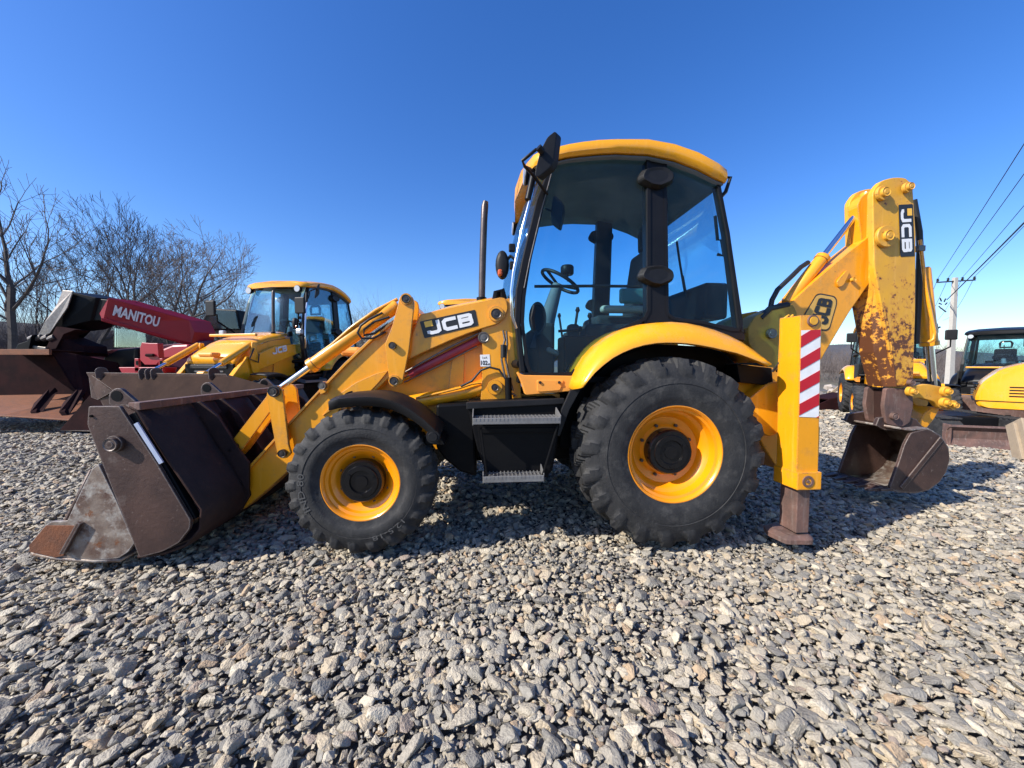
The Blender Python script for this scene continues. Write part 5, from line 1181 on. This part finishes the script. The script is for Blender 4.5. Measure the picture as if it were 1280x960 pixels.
# debris heap beyond the yard on the right
dh = empty('debris_heap', (at(1045, 495, 17).x, 17, -.78), 0, label='heap of pale rocks and splintered wood at the far edge of the gravel', cat='debris heap')
r9 = random.Random(3)
def rock(c, s, name, m_, parent):
    bm = bmesh.new()
    for k in range(16):
        v = Vector((r9.gauss(0, 1), r9.gauss(0, 1), r9.gauss(0, 1))).normalized(); bm.verts.new(Vector((v.x * s * 1.2, v.y * s, v.z * s * .8)) + c)
    r_ = bmesh.ops.convex_hull(bm, input=bm.verts); bmesh.ops.delete(bm, geom=[q for q in r_['geom_interior'] if isinstance(q, bmesh.types.BMVert)], context='VERTS')
    me = bpy.data.meshes.new(name); bm.to_mesh(me); bm.free(); me.materials.append(m_); o = bpy.data.objects.new(name, me); C.objects.link(o); o.parent = parent; return o
for k in range(46):
    x = r9.uniform(-1.6, 1.9); h = max(.1, 1.1 * (1 - abs(x - .1) / 2.2)); rock(Vector((x, r9.uniform(-.5, .8), r9.uniform(0, h))), r9.uniform(.12, .34), 'rock', Mt['rock'] if k % 3 else Mt['concrete'], dh)
for k in range(12):
    a = Vector((r9.uniform(-1.5, 1.5), r9.uniform(-.4, .5), r9.uniform(.1, .5))); MB().bar(a, a + Vector((r9.uniform(-.7, .7), r9.uniform(-.3, .3), r9.uniform(.2, .9))), .10, .05).build('plank', Mt['wood'], dh)
sk = empty('skip_bucket', (at(1030, 500, 15).x, 15, -.60), 0, label='dark steel scoop lying in front of the debris heap', cat='scoop')
pr = [(-.7, 0), (.55, 0), (.75, .35), (.7, .75), (-.2, .55), (-.75, .3)]
for y_ in (-.5, .46): prism_pts([Vector((u, y_, z)) for u, z in pr], [Vector((u, y_ + .04, z)) for u, z in pr]).build('side_plate', Mt['maroon'], sk, .01)
MB().sheet([[Vector((u, y_, z)) for y_ in (-.47, .47)] for u, z in pr[:5]]).build('shell', Mt['maroon'], sk, solid=.04)

# ---------------------------------------------------------------- bare trees
def tree_mesh(seed, H, spread, levels=5, lean=.0):
    r = random.Random(seed); tv, tf, cv, cf = [], [], [], []
    def seg(V, Fc, a, b, ra, rb, n):
        t = (b - a).normalized(); x = t.orthogonal().normalized(); y = t.cross(x); o = len(V)
        for p, q in ((a, max(ra, .0085)), (b, max(rb, .0075))):
            for k in range(n): V.append(tuple(p + x * cos(2 * pi * k / n) * q + y * sin(2 * pi * k / n) * q))
        for k in range(n): Fc.append((o + k, o + (k + 1) % n, o + n + (k + 1) % n, o + n + k))
    def grow(p, d, L, rad, lev):
        n = 5 if lev < 2 else 3; V, Fc, sides = (tv, tf, 6) if lev < 2 else (cv, cf, 4 if lev < 3 else 3)
        for k in range(n):
            d = (d + Vector((r.gauss(0, .12), r.gauss(0, .12), r.gauss(0, .08) + (.07 if lev else .02)))).normalized()
            q = p + d * (L / n); rn_ = rad * (.86 if lev else .92)
            seg(V, Fc, p, q, rad, rn_, sides)
            if lev < levels and (k > 0 if lev else k > 1):
                for _ in range(2 if (not lev or r.random() < .18) else 1):
                    ax = d.orthogonal().normalized(); ax.rotate(Matrix.Rotation(r.uniform(0, 2 * pi), 3, d)); nd = d.copy(); nd.rotate(Matrix.Rotation(R(r.uniform(25, 60)) * spread, 3, ax))
                    grow(q, nd.normalized(), L * r.uniform(.45, .72), rn_ * r.uniform(.42, .60), lev + 1)
            p, rad = q, rn_
        if lev < levels: grow(p, d, L * .55, rad * .8, lev + 1)
    grow(Vector((0, 0, 0)), Vector((lean, 0, 1)).normalized(), H * .52, H * .018, 0)
    return (tv, tf), (cv, cf)
tm = []
for sd, sp in ((11, 1.0), (23, .9), (37, 1.1), (51, .65), (77, 1.0)):
    out = []
    for (V, Fc), nm, mm in zip(tree_mesh(sd, 10, sp, 4 if sd == 77 else 5), ('trunk', 'crown'), ('bark', 'twig')):
        me = bpy.data.meshes.new(nm); me.from_pydata(V, [], Fc); me.materials.append(Mt[mm]); out.append(me)
    tm.append(out)
print('tree faces', [[len(m.polygons) for m in t] for t in tm])
spots_ = [  # px of the trunk, top px y, depth, variant, label
    (8, 190, 20, 4, 'largest bare tree at the picture edge, its long limbs spreading over the bucket'),
    (66, 282, 30, 1, 'bare tree just beside the largest one, above the orange-edged bucket'),
    (112, 268, 30, 2, 'bare tree behind the black nose of the red handler'),
    (158, 258, 26, 3, 'slender bare tree rising over the white lettering'),
    (196, 292, 31, 1, 'bare tree behind the middle of the red boom'),
    (226, 290, 25, 0, 'bare tree behind the rear end of the red boom'),
    (268, 335, 33, 2, 'low bare tree next to the cab of the second backhoe loader'),
    (-90, 250, 27, 2, 'bare tree mostly outside the picture, branches reaching in'),
    (40, 318, 38, 3, 'thin bare tree farther back between the two largest ones'),
    (290, 358, 38, 3, 'small bare tree half hidden by the roof of the second backhoe')]
for k, (px, ty, Y, v, lab) in enumerate(spots_):
    b = at(px, 455, Y); top = at(px, ty, Y).z + .85; z0 = -.85
    zs = sorted(q.co.z for q in tm[v][1].vertices); zmax = zs[int(len(zs) * .995)]; sc = top / zmax
    t = empty('bare_tree', (b.x, Y, z0), k * 1.7 + .4, label=lab, cat='tree', group='bare trees behind the machines'); t.scale = (sc * (1.0), sc, sc)
    for me in tm[v]:
        o = bpy.data.objects.new(me.name, me); C.objects.link(o); o.parent = t
# brushwood at the foot of the trees and to the right: countless thin stems
def brush(name, x0, x1, y0, y1, n, h, seed, lab):
    r = random.Random(seed); V, Fc = [], []
    for _ in range(n):
        p = Vector((r.uniform(x0, x1), r.uniform(y0, y1), -.85)); L = h * r.uniform(.5, 1.15)
        def stem(p, d, L, rad, lev):
            for k in range(3):
                d = (d + Vector((r.gauss(0, .15), r.gauss(0, .15), .05))).normalized(); q = p + d * L / 3
                x = d.orthogonal().normalized() * rad; y = d.cross(x); o = len(V)
                V.extend([tuple(p + x), tuple(p - x * .5 + y * .87), tuple(p - x * .5 - y * .87), tuple(q + x * .8), tuple(q - x * .4 + y * .7), tuple(q - x * .4 - y * .7)])
                Fc.extend([(o, o + 1, o + 4, o + 3), (o + 1, o + 2, o + 5, o + 4), (o + 2, o, o + 3, o + 5)])
                if lev < 2:
                    for _ in range(2): stem(q, (d + Vector((r.gauss(0, .6), r.gauss(0, .6), r.uniform(-.1, .5)))).normalized(), L * .5, rad * .6, lev + 1)
                p = q; rad *= .8
        stem(p, Vector((r.gauss(0, .2), r.gauss(0, .2), 1)).normalized(), L, .022, 0)
    me = bpy.data.meshes.new(name); me.from_pydata(V, [], Fc); me.materials.append(Mt['twig']); o = bpy.data.objects.new(name, me); C.objects.link(o)
    return tag(o, lab, 'brushwood', kind='stuff')
brush('brushwood', -66, -8, 34, 60, 2600, 5.2, 4, 'tangle of leafless brown brushwood under the bare trees')
brush('undergrowth', 24, 80, 44, 64, 900, 3.4, 5, 'leafless brown bushes on the skyline round the utility pole')

# ---------------------------------------------------------------- gravel: crushed stones, one object, instanced
NV = 12
verts, faces, vid = [], [], []
r8 = random.Random(8)
for k in range(NV):
    bm = bmesh.new(); n = r8.choice((9, 11, 13, 15))
    sx, sy, sz = 1, r8.uniform(.55, .9), r8.uniform(.32, .62)
    for _ in range(n):
        v = Vector((r8.gauss(0, 1), r8.gauss(0, 1), r8.gauss(0, 1))).normalized(); v *= r8.uniform(.85, 1.1); bm.verts.new((v.x * sx, v.y * sy, v.z * sz))
    g_ = bmesh.ops.convex_hull(bm, input=bm.verts); bmesh.ops.delete(bm, geom=[q for q in g_['geom_interior'] if isinstance(q, bmesh.types.BMVert)], context='VERTS')
    bmesh.ops.bevel(bm, geom=bm.edges[:], offset=.05, segments=1, affect='EDGES')
    o = len(verts); bm.verts.index_update()
    for v in bm.verts: verts.append(tuple(v.co)); vid.append(k)
    for f in bm.faces: faces.append(tuple(v.index + o for v in f.verts))
    bm.free()
def field_pts(y0, y1, pitch, zoff, smin, smax, side=2.0):
    P_ = []
    ny = int((y1 - y0) / pitch)
    for j in range(ny):
        y = y0 + j * pitch; hw = 1.42 * y + side; nx = int(2 * hw / pitch)
        x = -hw + pitch * np.arange(nx) + rng.uniform(-.5, .5, nx) * pitch; yy = y + rng.uniform(-.55, .55, nx) * pitch
        P_.append(np.stack([x, yy], 1))
    P_ = np.concatenate(P_); n = len(P_)
    s = np.clip(np.exp(rng.normal(math.log((smin * smax) ** .5), .36, n)), smin * .6, smax * 1.25)
    z = np.array([gz(a, b) for a, b in P_]) + zoff + rng.uniform(-.012, .014, n) + .25 * (s - (smin + smax) / 2)
    return np.column_stack([P_, z]), s
sets = [field_pts(.6, 5.2, .042, -.026, .018, .038, 3.6), field_pts(.6, 5.2, .044, -.004, .020, .044, 3.6), field_pts(.6, 3.6, .030, -.004, .008, .015), field_pts(5.2, 10, .056, -.008, .026, .048, 3.0), field_pts(10, 24, .115, -.010, .045, .080, 0)]
pos = np.concatenate([a for a, b in sets]); scl = np.concatenate([b for a, b in sets])
keep = (pos[:, 0] > -24) & (pos[:, 0] < 27); pos, scl = pos[keep], scl[keep]
patch = np.array([noise.noise(Vector((x * .9, y * 1.1, 5))) + .4 * noise.noise(Vector((x * 2.7, y * 3, 1))) for x, y, z in pos])
keep = ~((patch > .25) & (scl > .024) & (rng.random(len(pos)) < .3)); pos, scl = pos[keep], scl[keep]
n = len(pos); print('stones', n)
me = bpy.data.meshes.new('gravel'); nvv = len(verts)
me.from_pydata(verts + [(0, 0, 0)] * n, [], faces)
co = np.empty((nvv + n) * 3, np.float32); me.vertices.foreach_get('co', co); co = co.reshape(-1, 3); co[nvv:] = pos; me.vertices.foreach_set('co', co.ravel())
def attr(nm, ty, data, key):
    a = me.attributes.new(nm, ty, 'POINT'); a.data.foreach_set(key, data)
attr('vid', 'INT', np.concatenate([np.array(vid), -np.ones(n)]).astype(np.int32), 'value')
attr('pick', 'INT', np.concatenate([np.zeros(nvv), rng.integers(0, NV, n)]).astype(np.int32), 'value')
rot = np.zeros((nvv + n, 3), np.float32); rot[nvv:, 0] = rng.normal(0, .28, n); rot[nvv:, 1] = rng.normal(0, .28, n); rot[nvv:, 2] = rng.uniform(0, 6.28, n)
attr('rot', 'FLOAT_VECTOR', rot.ravel(), 'vector')
sc = np.ones((nvv + n, 3), np.float32); sc[nvv:] = scl[:, None] * rng.uniform(.8, 1.25, (n, 3)); attr('scl', 'FLOAT_VECTOR', sc.ravel(), 'vector')
# stone material: many tones, picked per stone
m = bpy.data.materials.new('crushed_stone'); m.use_nodes = True; nn_ = m.node_tree; Nn = nn_.nodes; b = Nn['Principled BSDF']; b.inputs['Roughness'].default_value = .75
oi = Nn.new('ShaderNodeObjectInfo'); cr = Nn.new('ShaderNodeValToRGB'); e = cr.color_ramp.elements
tones = [(0, (0.202, 0.185, 0.157)), (.10, (0.287, 0.258, 0.205)), (.24, (0.371, 0.322, 0.243)), (.42, (0.449, 0.385, 0.282)), (.55, (0.326, 0.286, 0.223)), (.66, (0.419, 0.342, 0.235)), (.76, (0.251, 0.230, 0.193)), (.84, (0.508, 0.442, 0.332)), (.93, (0.410, 0.294, 0.180)), (.97, (0.330, 0.258, 0.196))]
e[0].position = 0; e[0].color = (*tones[0][1], 1); e[1].position = tones[1][0]; e[1].color = (*tones[1][1], 1)
for p_, c_ in tones[2:]: x = e.new(p_); x.color = (*c_, 1)
cr.color_ramp.interpolation = 'CONSTANT'
nn_.links.new(oi.outputs['Random'], cr.inputs[0])
tc = Nn.new('ShaderNodeTexCoord'); no = Nn.new('ShaderNodeTexNoise'); no.inputs['Scale'].default_value = 2.2; no.inputs['Detail'].default_value = 6; no.inputs['Roughness'].default_value = .7
nn_.links.new(tc.outputs['Object'], no.inputs['Vector'])
mr_ = Nn.new('ShaderNodeMapRange'); mr_.inputs[1].default_value = .25; mr_.inputs[2].default_value = .75; mr_.inputs[3].default_value = .72; mr_.inputs[4].default_value = 1.25; nn_.links.new(no.outputs[0], mr_.inputs[0])
mu = Nn.new('ShaderNodeVectorMath'); mu.operation = 'SCALE'; nn_.links.new(cr.outputs[0], mu.inputs[0]); nn_.links.new(mr_.outputs[0], mu.inputs['Scale'])
nn_.links.new(mu.outputs[0], b.inputs['Base Color'])
bp_ = Nn.new('ShaderNodeBump'); bp_.inputs['Strength'].default_value = .35; bp_.inputs['Distance'].default_value = .3; n2 = Nn.new('ShaderNodeTexNoise'); n2.inputs['Scale'].default_value = 5; n2.inputs['Detail'].default_value = 5
nn_.links.new(tc.outputs['Object'], n2.inputs['Vector']); nn_.links.new(n2.outputs[0], bp_.inputs['Height']); nn_.links.new(bp_.outputs[0], b.inputs['Normal'])
me.materials.append(m)
gr = tag(bpy.data.objects.new('gravel', me), 'loose crushed grey and beige stone covering the whole yard', 'gravel', kind='stuff'); C.objects.link(gr)
ng = bpy.data.node_groups.new('scatter_stones', 'GeometryNodeTree')
ng.interface.new_socket('Geometry', in_out='INPUT', socket_type='NodeSocketGeometry'); ng.interface.new_socket('Geometry', in_out='OUTPUT', socket_type='NodeSocketGeometry')
X = ng.nodes; gi, go = X.new('NodeGroupInput'), X.new('NodeGroupOutput'); Lk = ng.links.new
na = X.new('GeometryNodeInputNamedAttribute'); na.data_type = 'INT'; na.inputs[0].default_value = 'vid'
def sel(k):
    c = X.new('FunctionNodeCompare'); c.data_type = 'INT'; c.operation = 'EQUAL'
    ia = [s for s in c.inputs if s.type == 'INT']; Lk(na.outputs['Attribute'], ia[0]); ia[1].default_value = k
    s = X.new('GeometryNodeSeparateGeometry'); s.domain = 'POINT'; Lk(gi.outputs[0], s.inputs[0]); Lk(c.outputs[0], s.inputs[1]); return s.outputs[0]
g2i = X.new('GeometryNodeGeometryToInstance')
for k in range(NV): Lk(sel(k), g2i.inputs[0])
ip = X.new('GeometryNodeInstanceOnPoints'); Lk(sel(-1), ip.inputs['Points']); Lk(g2i.outputs[0], ip.inputs['Instance']); ip.inputs['Pick Instance'].default_value = True
def nat(nm, ty):
    q = X.new('GeometryNodeInputNamedAttribute'); q.data_type = ty; q.inputs[0].default_value = nm; return q.outputs['Attribute']
Lk(nat('pick', 'INT'), ip.inputs['Instance Index'])
e2r = X.new('FunctionNodeEulerToRotation'); Lk(nat('rot', 'FLOAT_VECTOR'), e2r.inputs[0]); Lk(e2r.outputs[0], ip.inputs['Rotation']); Lk(nat('scl', 'FLOAT_VECTOR'), ip.inputs['Scale'])
Lk(ip.outputs[0], go.inputs[0])
md = gr.modifiers.new('scatter', 'NODES'); md.node_group = ng
print('objects', len(bpy.data.objects))
